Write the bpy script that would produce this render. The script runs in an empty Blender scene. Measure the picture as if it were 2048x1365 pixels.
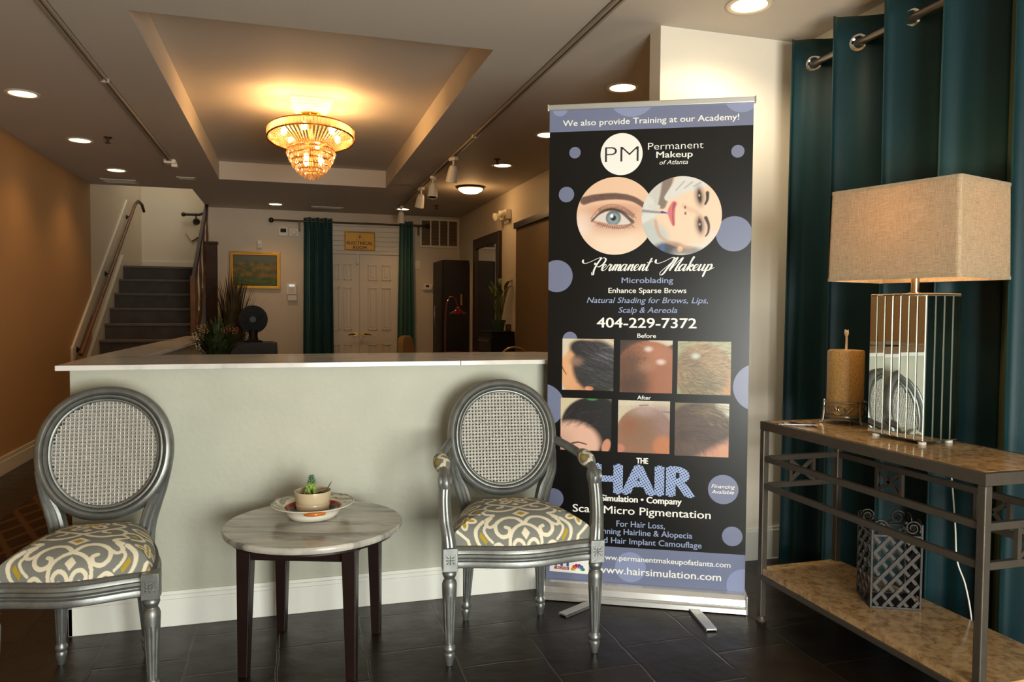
import bpy, bmesh, math, random
import numpy as np
from mathutils import Vector, Matrix
PI = math.pi
SC = bpy.context.scene
COL = SC.collection

# ------------------------------------------------------------------ camera
cam_data = bpy.data.cameras.new('camera')
cam = bpy.data.objects.new('camera', cam_data)
COL.objects.link(cam)
YAW, PITCH, ROLL = 0.28708, -0.03881, 0.00657
_f = Vector((math.sin(YAW)*math.cos(PITCH), math.cos(YAW)*math.cos(PITCH), math.sin(PITCH)))
_r = Vector((math.cos(YAW), -math.sin(YAW), 0.0))
_u = _r.cross(_f)
_r2 = _r*math.cos(ROLL) + _u*math.sin(ROLL)
_u2 = _u*math.cos(ROLL) - _r*math.sin(ROLL)
cam.matrix_world = Matrix(((_r2.x, _u2.x, -_f.x, 0.0), (_r2.y, _u2.y, -_f.y, 0.0), (_r2.z, _u2.z, -_f.z, 1.25), (0, 0, 0, 1)))
cam_data.sensor_width = 36.0
cam_data.lens = 1503.9/2048*36.0
cam_data.clip_start = 0.05
cam_data.clip_end = 60
SC.camera = cam

# ------------------------------------------------------------------ exposure, world, big lights
vs = SC.view_settings
vs.view_transform = 'Standard'
vs.look = 'None'
vs.gamma = 1.0
vs.use_curve_mapping = False
vs.exposure = 0.0

def S(r, g, b):
    o = []
    for c in (r, g, b):
        c = c/255.0
        o.append(c/12.92 if c <= 0.04045 else ((c+0.055)/1.055)**2.4)
    return tuple(o)

W = bpy.data.worlds.new('world'); SC.world = W; W.use_nodes = True
W.node_tree.nodes['Background'].inputs[0].default_value = (0.75, 0.86, 1.0, 1)
W.node_tree.nodes['Background'].inputs[1].default_value = 0.25

def area(name, loc, target, sx, sy, power, color):
    d = bpy.data.lights.new(name, 'AREA'); d.shape = 'RECTANGLE'; d.size = sx; d.size_y = sy
    d.energy = power; d.color = color
    o = bpy.data.objects.new(name, d); COL.objects.link(o); o.location = loc
    o.rotation_euler = (Vector(target)-Vector(loc)).to_track_quat('-Z', 'Y').to_euler()
    return o
def spot(name, loc, target, power, color, angle=100, blend=0.6, radius=0.05):
    d = bpy.data.lights.new(name, 'SPOT'); d.energy = power; d.color = color
    d.spot_size = math.radians(angle); d.spot_blend = blend; d.shadow_soft_size = radius
    o = bpy.data.objects.new(name, d); COL.objects.link(o); o.location = loc
    o.rotation_euler = (Vector(target)-Vector(loc)).to_track_quat('-Z', 'Y').to_euler()
    return o
def point(name, loc, power, color, radius=0.04):
    d = bpy.data.lights.new(name, 'POINT'); d.energy = power; d.color = color; d.shadow_soft_size = radius
    o = bpy.data.objects.new(name, d); COL.objects.link(o); o.location = loc
    return o
WARM = (1.0, 0.56, 0.23)
# daylight standing in the street window behind the camera
area('daylight', (1.05, -1.62, 0.92), (0.75, 3.0, 1.75), 1.7, 1.42, 228, (0.98, 1.0, 0.93))
# skylight in the stairwell
area('stairwell_daylight', (-1.55, 11.2, 4.3), (-1.55, 11.2, 0), 0.8, 1.0, 11, (1.0, 0.93, 0.74))
DOWNLIGHT_W = 15.0
CHANDELIER_W = 6.0

# ------------------------------------------------------------------ materials
MATS = {}
def mat(name, color, rough=0.5, metal=0.0, spec=0.5, bump=0.0, bscale=50, var=0.0, vscale=6, coat=0.0, trans=0.0, emit=None, estr=0.0, alpha=1.0, sheen=0.0):
    if name in MATS: return MATS[name]
    m = bpy.data.materials.new(name); m.use_nodes = True
    nt = m.node_tree; b = nt.nodes['Principled BSDF']
    b.inputs['Base Color'].default_value = (*color, 1)
    b.inputs['Roughness'].default_value = rough
    b.inputs['Metallic'].default_value = metal
    b.inputs['Specular IOR Level'].default_value = spec
    b.inputs['Coat Weight'].default_value = coat
    b.inputs['Sheen Weight'].default_value = sheen
    b.inputs['Transmission Weight'].default_value = trans
    if emit:
        b.inputs['Emission Color'].default_value = (*emit, 1); b.inputs['Emission Strength'].default_value = estr
    if var or bump:
        tc = nt.nodes.new('ShaderNodeTexCoord')
    if var:
        n = nt.nodes.new('ShaderNodeTexNoise'); n.inputs['Scale'].default_value = vscale; n.inputs['Detail'].default_value = 5
        nt.links.new(tc.outputs['Object'], n.inputs['Vector'])
        rp = nt.nodes.new('ShaderNodeValToRGB')
        rp.color_ramp.elements[0].position = 0.3; rp.color_ramp.elements[1].position = 0.7
        rp.color_ramp.elements[0].color = (*[max(0, c*(1-var)) for c in color], 1)
        rp.color_ramp.elements[1].color = (*[min(1, c*(1+var)) for c in color], 1)
        nt.links.new(n.outputs['Fac'], rp.inputs['Fac']); nt.links.new(rp.outputs['Color'], b.inputs['Base Color'])
    if bump:
        n2 = nt.nodes.new('ShaderNodeTexNoise'); n2.inputs['Scale'].default_value = bscale; n2.inputs['Detail'].default_value = 4
        nt.links.new(tc.outputs['Object'], n2.inputs['Vector'])
        bp = nt.nodes.new('ShaderNodeBump'); bp.inputs['Strength'].default_value = bump; bp.inputs['Distance'].default_value = 0.01
        nt.links.new(n2.outputs['Fac'], bp.inputs['Height']); nt.links.new(bp.outputs['Normal'], b.inputs['Normal'])
    MATS[name] = m
    return m
def vcol_mat(name, rough=0.6, spec=0.3, bump=0.0, bscale=700, coat=0.0):
    if name in MATS: return MATS[name]
    m = mat(name, (0.5, 0.5, 0.5), rough, 0, spec, bump, bscale, coat=coat)
    nt = m.node_tree; a = nt.nodes.new('ShaderNodeVertexColor'); a.layer_name = 'print'
    nt.links.new(a.outputs['Color'], nt.nodes['Principled BSDF'].inputs['Base Color'])
    return m
def nodes(m): return m.node_tree, m.node_tree.nodes['Principled BSDF']

def tile_mat():
    m = mat('slate_tile', S(50, 43, 37), 0.42, 0, 0.38)
    nt, b = nodes(m)
    tc = nt.nodes.new('ShaderNodeTexCoord'); mp = nt.nodes.new('ShaderNodeMapping')
    mp.inputs['Rotation'].default_value = (0, 0, PI/2); mp.inputs['Location'].default_value = (0.07, 0.035, 0)
    nt.links.new(tc.outputs['Object'], mp.inputs['Vector'])
    # a little warp so the joints look hand laid
    nz = nt.nodes.new('ShaderNodeTexNoise'); nz.inputs['Scale'].default_value = 5; nz.inputs['Detail'].default_value = 3
    nt.links.new(tc.outputs['Object'], nz.inputs['Vector'])
    mx = nt.nodes.new('ShaderNodeVectorMath'); mx.operation = 'MULTIPLY_ADD'; mx.inputs[1].default_value = (0.03, 0.03, 0)
    nt.links.new(nz.outputs['Color'], mx.inputs[0]); nt.links.new(mp.outputs['Vector'], mx.inputs[2])
    br = nt.nodes.new('ShaderNodeTexBrick'); br.offset = 0.42; br.inputs['Scale'].default_value = 1.0
    br.inputs['Brick Width'].default_value = 0.33; br.inputs['Row Height'].default_value = 0.31
    br.inputs['Mortar Size'].default_value = 0.006; br.inputs['Mortar Smooth'].default_value = 0.6
    br.inputs['Color1'].default_value = (*S(50, 38, 26), 1); br.inputs['Color2'].default_value = (*S(31, 23, 16), 1); br.inputs['Mortar'].default_value = (*S(54, 43, 32), 1)
    nt.links.new(mx.outputs[0], br.inputs['Vector'])
    n2 = nt.nodes.new('ShaderNodeTexNoise'); n2.inputs['Scale'].default_value = 9; n2.inputs['Detail'].default_value = 8
    nt.links.new(tc.outputs['Object'], n2.inputs['Vector'])
    ml = nt.nodes.new('ShaderNodeMix'); ml.data_type = 'RGBA'; ml.blend_type = 'MULTIPLY'; ml.inputs[0].default_value = 0.55
    nt.links.new(br.outputs['Color'], ml.inputs[6]); nt.links.new(n2.outputs['Fac'], ml.inputs[7])
    nt.links.new(ml.outputs[2], b.inputs['Base Color'])
    rr = nt.nodes.new('ShaderNodeMapRange'); rr.inputs[3].default_value = 0.18; rr.inputs[4].default_value = 0.5
    nt.links.new(n2.outputs['Fac'], rr.inputs[0]); nt.links.new(rr.outputs[0], b.inputs['Roughness'])
    ad = nt.nodes.new('ShaderNodeMath'); ad.operation = 'MULTIPLY_ADD'; ad.inputs[1].default_value = -0.5
    nt.links.new(br.outputs['Fac'], ad.inputs[0]); nt.links.new(n2.outputs['Fac'], ad.inputs[2])
    bp = nt.nodes.new('ShaderNodeBump'); bp.inputs['Strength'].default_value = 0.5; bp.inputs['Distance'].default_value = 0.006
    nt.links.new(ad.outputs[0], bp.inputs['Height']); nt.links.new(bp.outputs['Normal'], b.inputs['Normal'])
    return m
def marble_mat(name, base, vein, scale=3.0, stretch=(1, 5, 1), rough=0.2, rot=0.3, lo=0.35, hi=0.7, detail=10):
    m = mat(name, base, rough, 0, 0.5)
    nt, b = nodes(m)
    tc = nt.nodes.new('ShaderNodeTexCoord'); mp = nt.nodes.new('ShaderNodeMapping')
    mp.inputs['Rotation'].default_value = (0, 0, rot); mp.inputs['Scale'].default_value = stretch
    nt.links.new(tc.outputs['Object'], mp.inputs['Vector'])
    n = nt.nodes.new('ShaderNodeTexNoise'); n.inputs['Scale'].default_value = scale; n.inputs['Detail'].default_value = detail; n.inputs['Roughness'].default_value = 0.62
    n.inputs['Distortion'].default_value = 0.6
    nt.links.new(mp.outputs['Vector'], n.inputs['Vector'])
    rp = nt.nodes.new('ShaderNodeValToRGB'); e = rp.color_ramp.elements
    e[0].position = lo; e[0].color = (*vein, 1); e[1].position = hi; e[1].color = (*base, 1)
    mid = e.new((lo+hi)/2); mid.color = (*[0.35*v+0.65*c for v, c in zip(vein, base)], 1)
    nt.links.new(n.outputs['Fac'], rp.inputs['Fac']); nt.links.new(rp.outputs['Color'], b.inputs['Base Color'])
    return m

M_ceil = mat('ceiling_paint', S(205, 196, 184), 0.7, 0, 0.3, 0.05, 60)
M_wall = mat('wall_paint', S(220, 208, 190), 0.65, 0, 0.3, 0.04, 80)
M_wallL = mat('warm_lit_tan_paint', S(180, 142, 98), 0.6, 0, 0.3, 0.04, 80)  # warm lamp light is put into this wall colour
M_col = mat('cream_wall_paint', S(236, 228, 212), 0.55, 0, 0.35, 0.03, 70)
M_white = mat('white_gloss_paint', S(240, 240, 232), 0.35, 0, 0.5)
M_trim = mat('cream_trim_paint', S(222, 214, 196), 0.4, 0, 0.5)
M_door = mat('door_paint', S(226, 218, 204), 0.45, 0, 0.5)
M_counter = mat('counter_paint', S(187, 187, 171), 0.55, 0, 0.4, 0.12, 45, 0.05, 5)
M_floor = tile_mat()
M_quartz = marble_mat('white_quartz', S(228, 224, 218), S(190, 182, 176), 2.5, (1, 3, 1), 0.12, 0.5, 0.3, 0.5, 5)
M_marble = marble_mat('grey_veined_marble', S(192, 186, 174), S(102, 101, 100), 3.4, (1, 5, 1), 0.16, 0.55+PI/2, 0.34, 0.6)
M_traver = marble_mat('tan_stone', S(194, 158, 112), S(138, 104, 66), 34, (1, 1, 1), 0.16, 0.2, 0.35, 0.65, 8)
M_silver = mat('antique_silver_paint', S(134, 136, 133), 0.42, 0.75, 0.5, 0.06, 130, 0.16, 24)
M_cane = mat('silvered_cane', S(176, 173, 166), 0.42, 0.45, 0.5, 0.25, 400, 0.15, 160)
M_gimp = mat('grey_braid', S(120, 117, 110), 0.85, 0, 0.2, 0.9, 600, 0.25, 500)
M_dwood = mat('espresso_wood', S(26, 11, 8), 0.36, 0, 0.5, 0.05, 60, 0.3, 12)
M_steel = mat('grey_steel', S(88, 80, 70), 0.42, 0.5, 0.5, 0.04, 90, 0.08, 30)
M_alu = mat('brushed_aluminium', S(214, 214, 210), 0.28, 0.85, 0.5)
M_chrome = mat('chrome', S(220, 218, 212), 0.08, 1.0)
M_brass = mat('brass', S(200, 150, 62), 0.2, 1.0)
M_black = mat('black_plastic', S(9, 7, 6), 0.55, 0, 0.3)
M_dark = mat('dark_brown_laminate', S(24, 14, 10), 0.5, 0, 0.5, 0, 0, 0.2, 10)
M_mirror = mat('mirror_glass', (0.86, 0.9, 0.87), 0.01, 1.0)
M_mirror_edge = mat('bevelled_mirror_edge', (0.20, 0.21, 0.16), 0.3, 0.6)
M_curtain = mat('teal_satin', S(5, 44, 50), 0.5, 0, 0.25, 0.05, 220, 0.12, 3, sheen=0.12)
M_curtain.node_tree.nodes['Principled BSDF'].inputs['Sheen Tint'].default_value = (0.75, 0.7, 0.2, 1)
M_curtain3 = mat('far_teal_satin', S(14, 72, 72), 0.42, 0, 0.5, 0.05, 220, 0.12, 3, sheen=0.15)
M_curtain2 = mat('teal_green_satin', S(22, 100, 88), 0.45, 0, 0.5, 0.05, 220, 0.12, 3, sheen=0.15)
M_wplast = mat('white_plastic', S(232, 228, 216), 0.4)
M_grille = mat('vent_paint', S(210, 200, 184), 0.5)
M_gapdark = mat('dark_gap', S(24, 20, 16), 0.8)

# ------------------------------------------------------------------ mesh building
class B:
    def __init__(s): s.v = []; s.f = []; s.m = None
    def add(s, vs, fs):
        o = len(s.v)
        if s.m is not None: vs = [tuple(s.m @ Vector(p)) for p in vs]
        s.v += [tuple(p) for p in vs]; s.f += [tuple(i+o for i in f) for f in fs]; return s
    def box(s, c, d, rz=0.0):
        x, y, z = d[0]/2, d[1]/2, d[2]/2
        ca, sa = math.cos(rz), math.sin(rz)
        vs = []
        for k in (-1, 1):
            for a, b2 in ((-1, -1), (1, -1), (1, 1), (-1, 1)):
                px, py = a*x, b2*y
                vs.append((c[0]+px*ca-py*sa, c[1]+px*sa+py*ca, c[2]+k*z))
        return s.add(vs, [(3, 2, 1, 0), (4, 5, 6, 7), (0, 1, 5, 4), (1, 2, 6, 5), (2, 3, 7, 6), (3, 0, 4, 7)])
    def bb(s, x0, x1, y0, y1, z0, z1): return s.box(((x0+x1)/2, (y0+y1)/2, (z0+z1)/2), (x1-x0, y1-y0, z1-z0))
    def bar(s, a, b2, w, h, up=(0, 0, 1)):
        a, b2 = Vector(a), Vector(b2); d = (b2-a).normalized(); up = Vector(up)
        if abs(d.dot(up)) > 0.99: up = Vector((0, 1, 0))
        r = d.cross(up).normalized(); u = r.cross(d)
        vs = [p+r*i*w/2+u*j*h/2 for p in (a, b2) for i, j in ((-1, -1), (1, -1), (1, 1), (-1, 1))]
        return s.add(vs, [(0, 1, 2, 3), (7, 6, 5, 4), (4, 5, 1, 0), (5, 6, 2, 1), (6, 7, 3, 2), (7, 4, 0, 3)])
    def lathe(s, prof, n=24, c=(0, 0, 0), flute=None, ax='z', caps=True):
        vs = []
        for (r, z) in prof:
            for i in range(n):
                a = 2*PI*i/n; rr = r
                if flute and flute[0] <= z <= flute[1]:
                    rr = r*(1-flute[3]*max(0, math.cos(flute[2]*a))**3)
                p = (rr*math.cos(a), rr*math.sin(a), z)
                if ax == 'y': p = (p[0], p[2], p[1])
                if ax == 'x': p = (p[2], p[0], p[1])
                vs.append((c[0]+p[0], c[1]+p[1], c[2]+p[2]))
        fs = []
        for k in range(len(prof)-1):
            for i in range(n):
                j = (i+1) % n; q = (k*n+i, k*n+j, (k+1)*n+j, (k+1)*n+i)
                fs.append(q if ax != 'y' else q[::-1])
        if caps:
            q = tuple(range(n))[::-1]; fs.append(q if ax != 'y' else q[::-1])
            q = tuple((len(prof)-1)*n+i for i in range(n)); fs.append(q if ax != 'y' else q[::-1])
        return s.add(vs, fs)
    def tube(s, pts, r, n=8, closed=False, flat=1.0):
        pts = [Vector(p) for p in pts]; m = len(pts); rs = r if isinstance(r, (list, tuple)) else [r]*m
        vs = []; prev = None
        for i in range(m):
            if closed: t = pts[(i+1) % m]-pts[i-1]
            else: t = pts[min(i+1, m-1)]-pts[max(i-1, 0)]
            t.normalize()
            if prev is None:
                ref = Vector((0, 0, 1)) if abs(t.z) < 0.9 else Vector((0, 1, 0))
                u = t.cross(ref).normalized()
            else:
                u = (prev-t*prev.dot(t)).normalized()
            prev = u; w = t.cross(u)
            for k in range(n):
                a = 2*PI*k/n; vs.append(pts[i]+u*rs[i]*math.cos(a)+w*rs[i]*flat*math.sin(a))
        fs = []
        for i in range(m if closed else m-1):
            j = (i+1) % m
            for k in range(n):
                l = (k+1) % n; fs.append((i*n+k, i*n+l, j*n+l, j*n+k))
        if not closed: fs += [tuple(range(n))[::-1], tuple((m-1)*n+k for k in range(n))]
        return s.add(vs, fs)
    def sweep(s, path, prof, closed=True, up=None, normals=None):
        # prof: list of (out, up) offsets; path pts with per-point out and up vectors
        m = len(path); k = len(prof); vs = []
        for (p, o, u) in path:
            for (a, b2) in prof: vs.append(Vector(p)+Vector(o)*a+Vector(u)*b2)
        fs = []
        for i in range(m if closed else m-1):
            j = (i+1) % m
            for q in range(k):
                r = (q+1) % k; fs.append((i*k+q, j*k+q, j*k+r, i*k+r))
        if not closed: fs += [tuple(range(k)), tuple((m-1)*k+q for q in range(k))[::-1]]
        return s.add(vs, fs)
    def frame(s, u0, u1, v0, v1, w, d0, d1, plane='xz'):
        # mitred rectangular frame; u,v in the plane, d the depth axis
        O = [(u0, v0), (u1, v0), (u1, v1), (u0, v1)]; I = [(u0+w, v0+w), (u1-w, v0+w), (u1-w, v1-w), (u0+w, v1-w)]
        f = (lambda p, d: (p[0], d, p[1])) if plane == 'xz' else (lambda p, d: (d, p[0], p[1])) if plane == 'yz' else (lambda p, d: (p[0], p[1], d))
        vs = [f(p, d) for d in (d0, d1) for L in (O, I) for p in L]; fs = []
        for i in range(4):
            j = (i+1) % 4
            fs += [(i, j, 4+j, 4+i), (8+i, 12+i, 12+j, 8+j), (i, 8+i, 8+j, j), (4+i, 4+j, 12+j, 12+i)]
        return s.add(vs, fs)
    def prism(s, poly, z0, z1):
        n = len(poly)
        vs = [(p[0], p[1], z0) for p in poly]+[(p[0], p[1], z1) for p in poly]
        fs = [tuple(range(n))[::-1], tuple(range(n, 2*n))]+[(i, (i+1) % n, n+(i+1) % n, n+i) for i in range(n)]
        return s.add(vs, fs)
    def sphere(s, c, r, nu=14, nv=9, sc=(1, 1, 1)):
        vs = [(c[0], c[1], c[2]-r*sc[2])]; fs = []
        for i in range(1, nv):
            t = PI*i/nv
            for j in range(nu):
                a = 2*PI*j/nu; vs.append((c[0]+r*sc[0]*math.sin(t)*math.cos(a), c[1]+r*sc[1]*math.sin(t)*math.sin(a), c[2]-r*sc[2]*math.cos(t)))
        vs.append((c[0], c[1], c[2]+r*sc[2]))
        for j in range(nu): fs.append((0, 1+(j+1) % nu, 1+j)); fs.append((len(vs)-1, 1+(nv-2)*nu+j, 1+(nv-2)*nu+(j+1) % nu))
        for i in range(nv-2):
            for j in range(nu):
                k = (j+1) % nu; fs.append((1+i*nu+j, 1+i*nu+k, 1+(i+1)*nu+k, 1+(i+1)*nu+j))
        return s.add(vs, fs)
    def octa(s, c, r, h):
        x, y, z = c
        return s.add([(x, y, z-h), (x+r, y, z), (x, y+r, z), (x-r, y, z), (x, y-r, z), (x, y, z+h)],
                     [(0, 2, 1), (0, 3, 2), (0, 4, 3), (0, 1, 4), (5, 1, 2), (5, 2, 3), (5, 3, 4), (5, 4, 1)])
    def poly(s, pts): return s.add(pts, [tuple(range(len(pts)))])
    def build(s, name, mt, parent=None, smooth=False, bev=0.0, loc=None, seg=2):
        me = bpy.data.meshes.new(name); me.from_pydata(s.v, [], s.f); me.validate(); me.update()
        if mt: me.materials.append(mt)
        if smooth:
            me.polygons.foreach_set('use_smooth', [True]*len(me.polygons))
            try: me.set_sharp_from_angle(angle=math.radians(42))
            except Exception: pass
        o = bpy.data.objects.new(name, me); COL.objects.link(o)
        if parent: o.parent = parent
        if loc: o.location = loc
        if bev:
            md = o.modifiers.new('bevel', 'BEVEL'); md.width = bev; md.segments = seg; md.limit_method = 'ANGLE'
        return o
def tag(o, label=None, cat=None, group=None, kind=None):
    if label: o['label'] = label
    if cat: o['category'] = cat
    if group: o['group'] = group
    if kind: o['kind'] = kind
    return o
def thing(name, label, cat, loc=(0, 0, 0), rz=0.0, group=None):
    o = bpy.data.objects.new(name, None); COL.objects.link(o); o.location = loc; o.rotation_euler = (0, 0, rz)
    o.empty_display_size = 0.05
    return tag(o, label, cat, group)
def copy_tree(o, parent=None):
    c = o.copy(); COL.objects.link(c); c.parent = parent
    for ch in list(o.children): copy_tree(ch, c)
    return c
def struct(name, bld, mt, **k):
    o = bld.build(name, mt, **k); o['kind'] = 'structure'; return o
def catmull(pts, n=8, closed=False):
    pts = [np.array(p, float) for p in pts]; out = []; m = len(pts)
    for i in range(m if closed else m-1):
        if closed: p0, p1, p2, p3 = pts[i-1], pts[i], pts[(i+1) % m], pts[(i+2) % m]
        else: p0, p1, p2, p3 = pts[max(i-1, 0)], pts[i], pts[i+1], pts[min(i+2, m-1)]
        for k in range(n):
            t = k/n
            out.append(0.5*((2*p1)+(-p0+p2)*t+(2*p0-5*p1+4*p2-p3)*t*t+(-p0+3*p1-3*p2+p3)*t**3))
    if not closed: out.append(pts[-1])
    return out
def color_grid(name, verts, faces, cols, mt, parent=None, smooth=True):
    me = bpy.data.meshes.new(name)
    me.from_pydata(verts, [], faces); me.update()
    at = me.color_attributes.new('print', 'FLOAT_COLOR', 'POINT')
    c4 = np.ones((len(verts), 4), np.float32); c4[:, :3] = cols
    at.data.foreach_set('color', c4.ravel())
    me.materials.append(mt)
    if smooth: me.polygons.foreach_set('use_smooth', [True]*len(me.polygons))
    o = bpy.data.objects.new(name, me); COL.objects.link(o)
    if parent: o.parent = parent
    return o
# ================================================================== THE SETTING
ZC = 2.61; XL = -2.08; XR = 2.37; XRF = 2.49; YB = 10.75; YF = -1.5; YP = 3.27
struct('floor', B().bb(XL-0.1, XRF+0.1, YF-0.1, YB+0.1, -0.1, 0), M_floor)
# ceiling: slab with the raised tray and the stairwell opening left out
c = B()
T0, T1, TY0, TY1, TZ = -0.70, 1.02, 3.83, 8.42, 2.795
SX, SY0 = -1.05, 9.2
h = 0.25
c.bb(XL-0.1, XRF+0.1, YF-0.1, TY0, ZC, ZC+h)
c.bb(XL-0.1, T0, TY0, TY1, ZC, ZC+h)
c.bb(T1, XRF+0.1, TY0, TY1, ZC, ZC+h)
c.bb(XL-0.1, XRF+0.1, TY1, SY0, ZC, ZC+h)
c.bb(SX, XRF+0.1, SY0, YB+0.1, ZC, ZC+h)
c.bb(T0-0.02, T1+0.02, TY0-0.02, TY1+0.02, TZ, TZ+0.1)
struct('ceiling', c, M_ceil)
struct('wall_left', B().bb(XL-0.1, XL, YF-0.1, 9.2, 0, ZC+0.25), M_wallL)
struct('wall_left_stairwell', B().bb(XL-0.1, XL, 9.2, 12.25, 0, 4.6), M_wall)  # same wall carried on; paler colour stands in for the stairwell daylight
struct('wall_back', B().bb(SX+0.02, XR+0.2, YB, YB+0.1, 0, ZC), M_wall)
struct('wall_right_rear', B().bb(XR, XR+0.1, YP+0.12, YB, 0, ZC), M_wall)
struct('wall_right', B().bb(XRF, XRF+0.1, YF-0.1, YP+0.12, 0, ZC), M_col)
struct('wall_partition', B().bb(1.69, XRF, YP, YP+0.11, 0, ZC), M_col)
struct('baseboard_partition', B().bb(1.675, XRF, YP-0.016, YP, 0, 0.15).bb(1.675, XRF, YP-0.010, YP, 0.15, 0.165), M_white, bev=0.003)
bl = B().bb(XL, XL+0.016, YF, 9.15, 0, 0.105).bb(XL, XL+0.011, YF, 9.15, 0.105, 0.14)
struct('baseboard_left', bl, M_trim, bev=0.003)
# stairwell shell
struct('wall_stairwell_end', B().bb(XL, -0.9, 12.15, 12.25, 0, 4.6), M_wall)
struct('wall_stairwell_right', B().bb(SX+0.02, SX+0.12, SY0, 12.15, ZC+0.25, 4.6).bb(SX+0.02, SX+0.12, YB+0.1, 12.15, 0, ZC+0.25), M_wall)
struct('wall_stairwell_near', B().bb(XL, SX+0.02, SY0-0.1, SY0, ZC+0.25, 4.6), M_wall)
struct('ceiling_stairwell', B().bb(XL, -0.9, SY0-0.1, 12.25, 4.6, 4.7), M_ceil)
# street front behind the camera: wall with the window that lets the daylight in
f = B(); wx0, wx1, wz0, wz1 = 0.2, 1.9, 0.18, 1.66
f.bb(XL, wx0, YF-0.1, YF, 0, ZC); f.bb(wx1, XRF, YF-0.1, YF, 0, ZC)
f.bb(wx0, wx1, YF-0.1, YF, 0, wz0); f.bb(wx0, wx1, YF-0.1, YF, wz1, ZC)
struct('wall_front', f, M_wall)
w = B()
for x in (wx0, (wx0+wx1)/2, wx1): w.bb(x-0.03, x+0.03, YF-0.08, YF+0.01, wz0, wz1)
for z in (wz0, wz1): w.bb(wx0, wx1, YF-0.08, YF+0.01, z-0.03, z+0.03)
wf = struct('window_1', w, M_white)
mg = bpy.data.materials.new('window_glass'); mg.use_nodes = True
nt = mg.node_tree; nt.nodes.clear(); out = nt.nodes.new('ShaderNodeOutputMaterial')
tr = nt.nodes.new('ShaderNodeBsdfTransparent'); gl = nt.nodes.new('ShaderNodeBsdfGlossy'); gl.inputs['Roughness'].default_value = 0.02
mxs = nt.nodes.new('ShaderNodeMixShader'); mxs.inputs[0].default_value = 0.06
nt.links.new(tr.outputs[0], mxs.inputs[1]); nt.links.new(gl.outputs[0], mxs.inputs[2]); nt.links.new(mxs.outputs[0], out.inputs[0])
B().bb(wx0, wx1, YF-0.045, YF-0.04, wz0, wz1).build('pane', mg, wf)

# ---- electrical room double door, casing and the boards above it
def panel_door(name, x0, x1, z1, hx, side):
    d = B(); y = YB-0.012
    d.bb(x0+0.002, x1-0.002, YB-0.012, YB+0.02, 0.005, z1)
    o = struct(name, d, M_door)
    w = x1-x0; p = B()
    cols = ((x0+0.105*w/0.5*1.0, x0+w*0.44), (x0+w*0.56, x1-0.105*w/0.5))
    for (a, b2) in cols:
        for (za, zb) in ((0.20, 0.78), (0.98, 1.58), (1.68, 1.90)):
            # raised and fielded panel: moulding frame and centre
            for (q0, q1, r0, r1) in ((a, b2, za, za+0.016), (a, b2, zb-0.016, zb), (a, a+0.016, za, zb), (b2-0.016, b2, za, zb)):
                p.bb(q0, q1, y-0.012, y, r0, r1)
            p.bb(a+0.035, b2-0.035, y-0.007, y, za+0.035, zb-0.035)
    p.build('panel_moulding', M_door, o, bev=0.003)
    k = B(); k.lathe([(0.028, 0), (0.028, 0.008), (0.011, 0.012), (0.011, 0.045)], 16, (hx, y-0.045, 0.92), ax='y')
    k.tube([(hx, y-0.045, 0.92), (hx+side*0.03, y-0.05, 0.925), (hx+side*0.075, y-0.048, 0.918), (hx+side*0.10, y-0.045, 0.912)], [0.010, 0.010, 0.008, 0.006])
    k.build('handle', M_brass, o, smooth=True)
    return o
panel_door('door_1', 0.45, 0.935, 2.03, 0.875, -1)
panel_door('door_2', 0.938, 1.49, 2.03, 0.998, 1)
t = B()
t.bb(0.36, 0.445, YB-0.022, YB, 0, 2.045); t.bb(1.495, 1.58, YB-0.022, YB, 0, 2.045); t.bb(0.36, 1.58, YB-0.024, YB, 2.04, 2.085)
struct('trim_1', t, M_door, bev=0.003)
t = B()
for i in range(6): t.bb(0.36, 1.58, YB-0.014, YB, 2.088+i*0.068, 2.088+i*0.068+0.065)
struct('trim_2', t, M_door, bev=0.003)
# small hook lock at the head of the doors
k = thing('door_guard', 'pale flip lock hanging at the head of the double doors', 'lock', (0.905, YB-0.02, 1.94))
B().bb(-0.012, 0.012, -0.012, 0.0, -0.03, 0.11).build('latch_plate', M_wplast, k, bev=0.002)
B().tube([(0, -0.012, -0.03), (0, -0.02, -0.045), (0.008, -0.02, -0.05)], 0.004).build('hook', M_brass, k, smooth=True)

# ---- recessed downlights
M_lens = mat('lamp_lens', (1, 0.9, 0.7), 0.5, emit=(1.0, 0.78, 0.46), estr=9.0)
M_ring = mat('downlight_ring', S(226, 210, 184), 0.35, 0, 0.5)
DL = [(-1.612, 5.48, 'left row of the ceiling, the one nearest the viewer'), (-1.614, 6.84, 'left row of the ceiling, between two others'), (-1.62, 8.19, 'left row of the ceiling, nearest the stairs'),
      (-0.172, 10.13, 'above the framed painting wall'), (1.447, 10.06, 'beside the end of the track lights above the right far curtain'), (1.893, 6.76, 'next to the dark sprinkler, before the glowing dome light'), (1.929, 4.215, 'beyond the partition corner above the banner'),
      (1.942, 2.93, 'washing the white partition, top edge of the photo'), (1.897, 5.50, 'half hidden by the banner top left corner')]
def downlight():
    t = thing('recessed_downlight', 'x', 'ceiling light')
    r = B(); r.lathe([(0.074, -0.001), (0.098, -0.001), (0.1, -0.006), (0.092, -0.011), (0.078, -0.008), (0.074, -0.001)], 36, caps=False)
    r.build('trim_ring', M_ring, t, smooth=True)
    B().lathe([(0.0765, -0.005), (0.0765, -0.001)], 36).build('lens', M_lens, t)
    return t
d0 = downlight()
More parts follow.
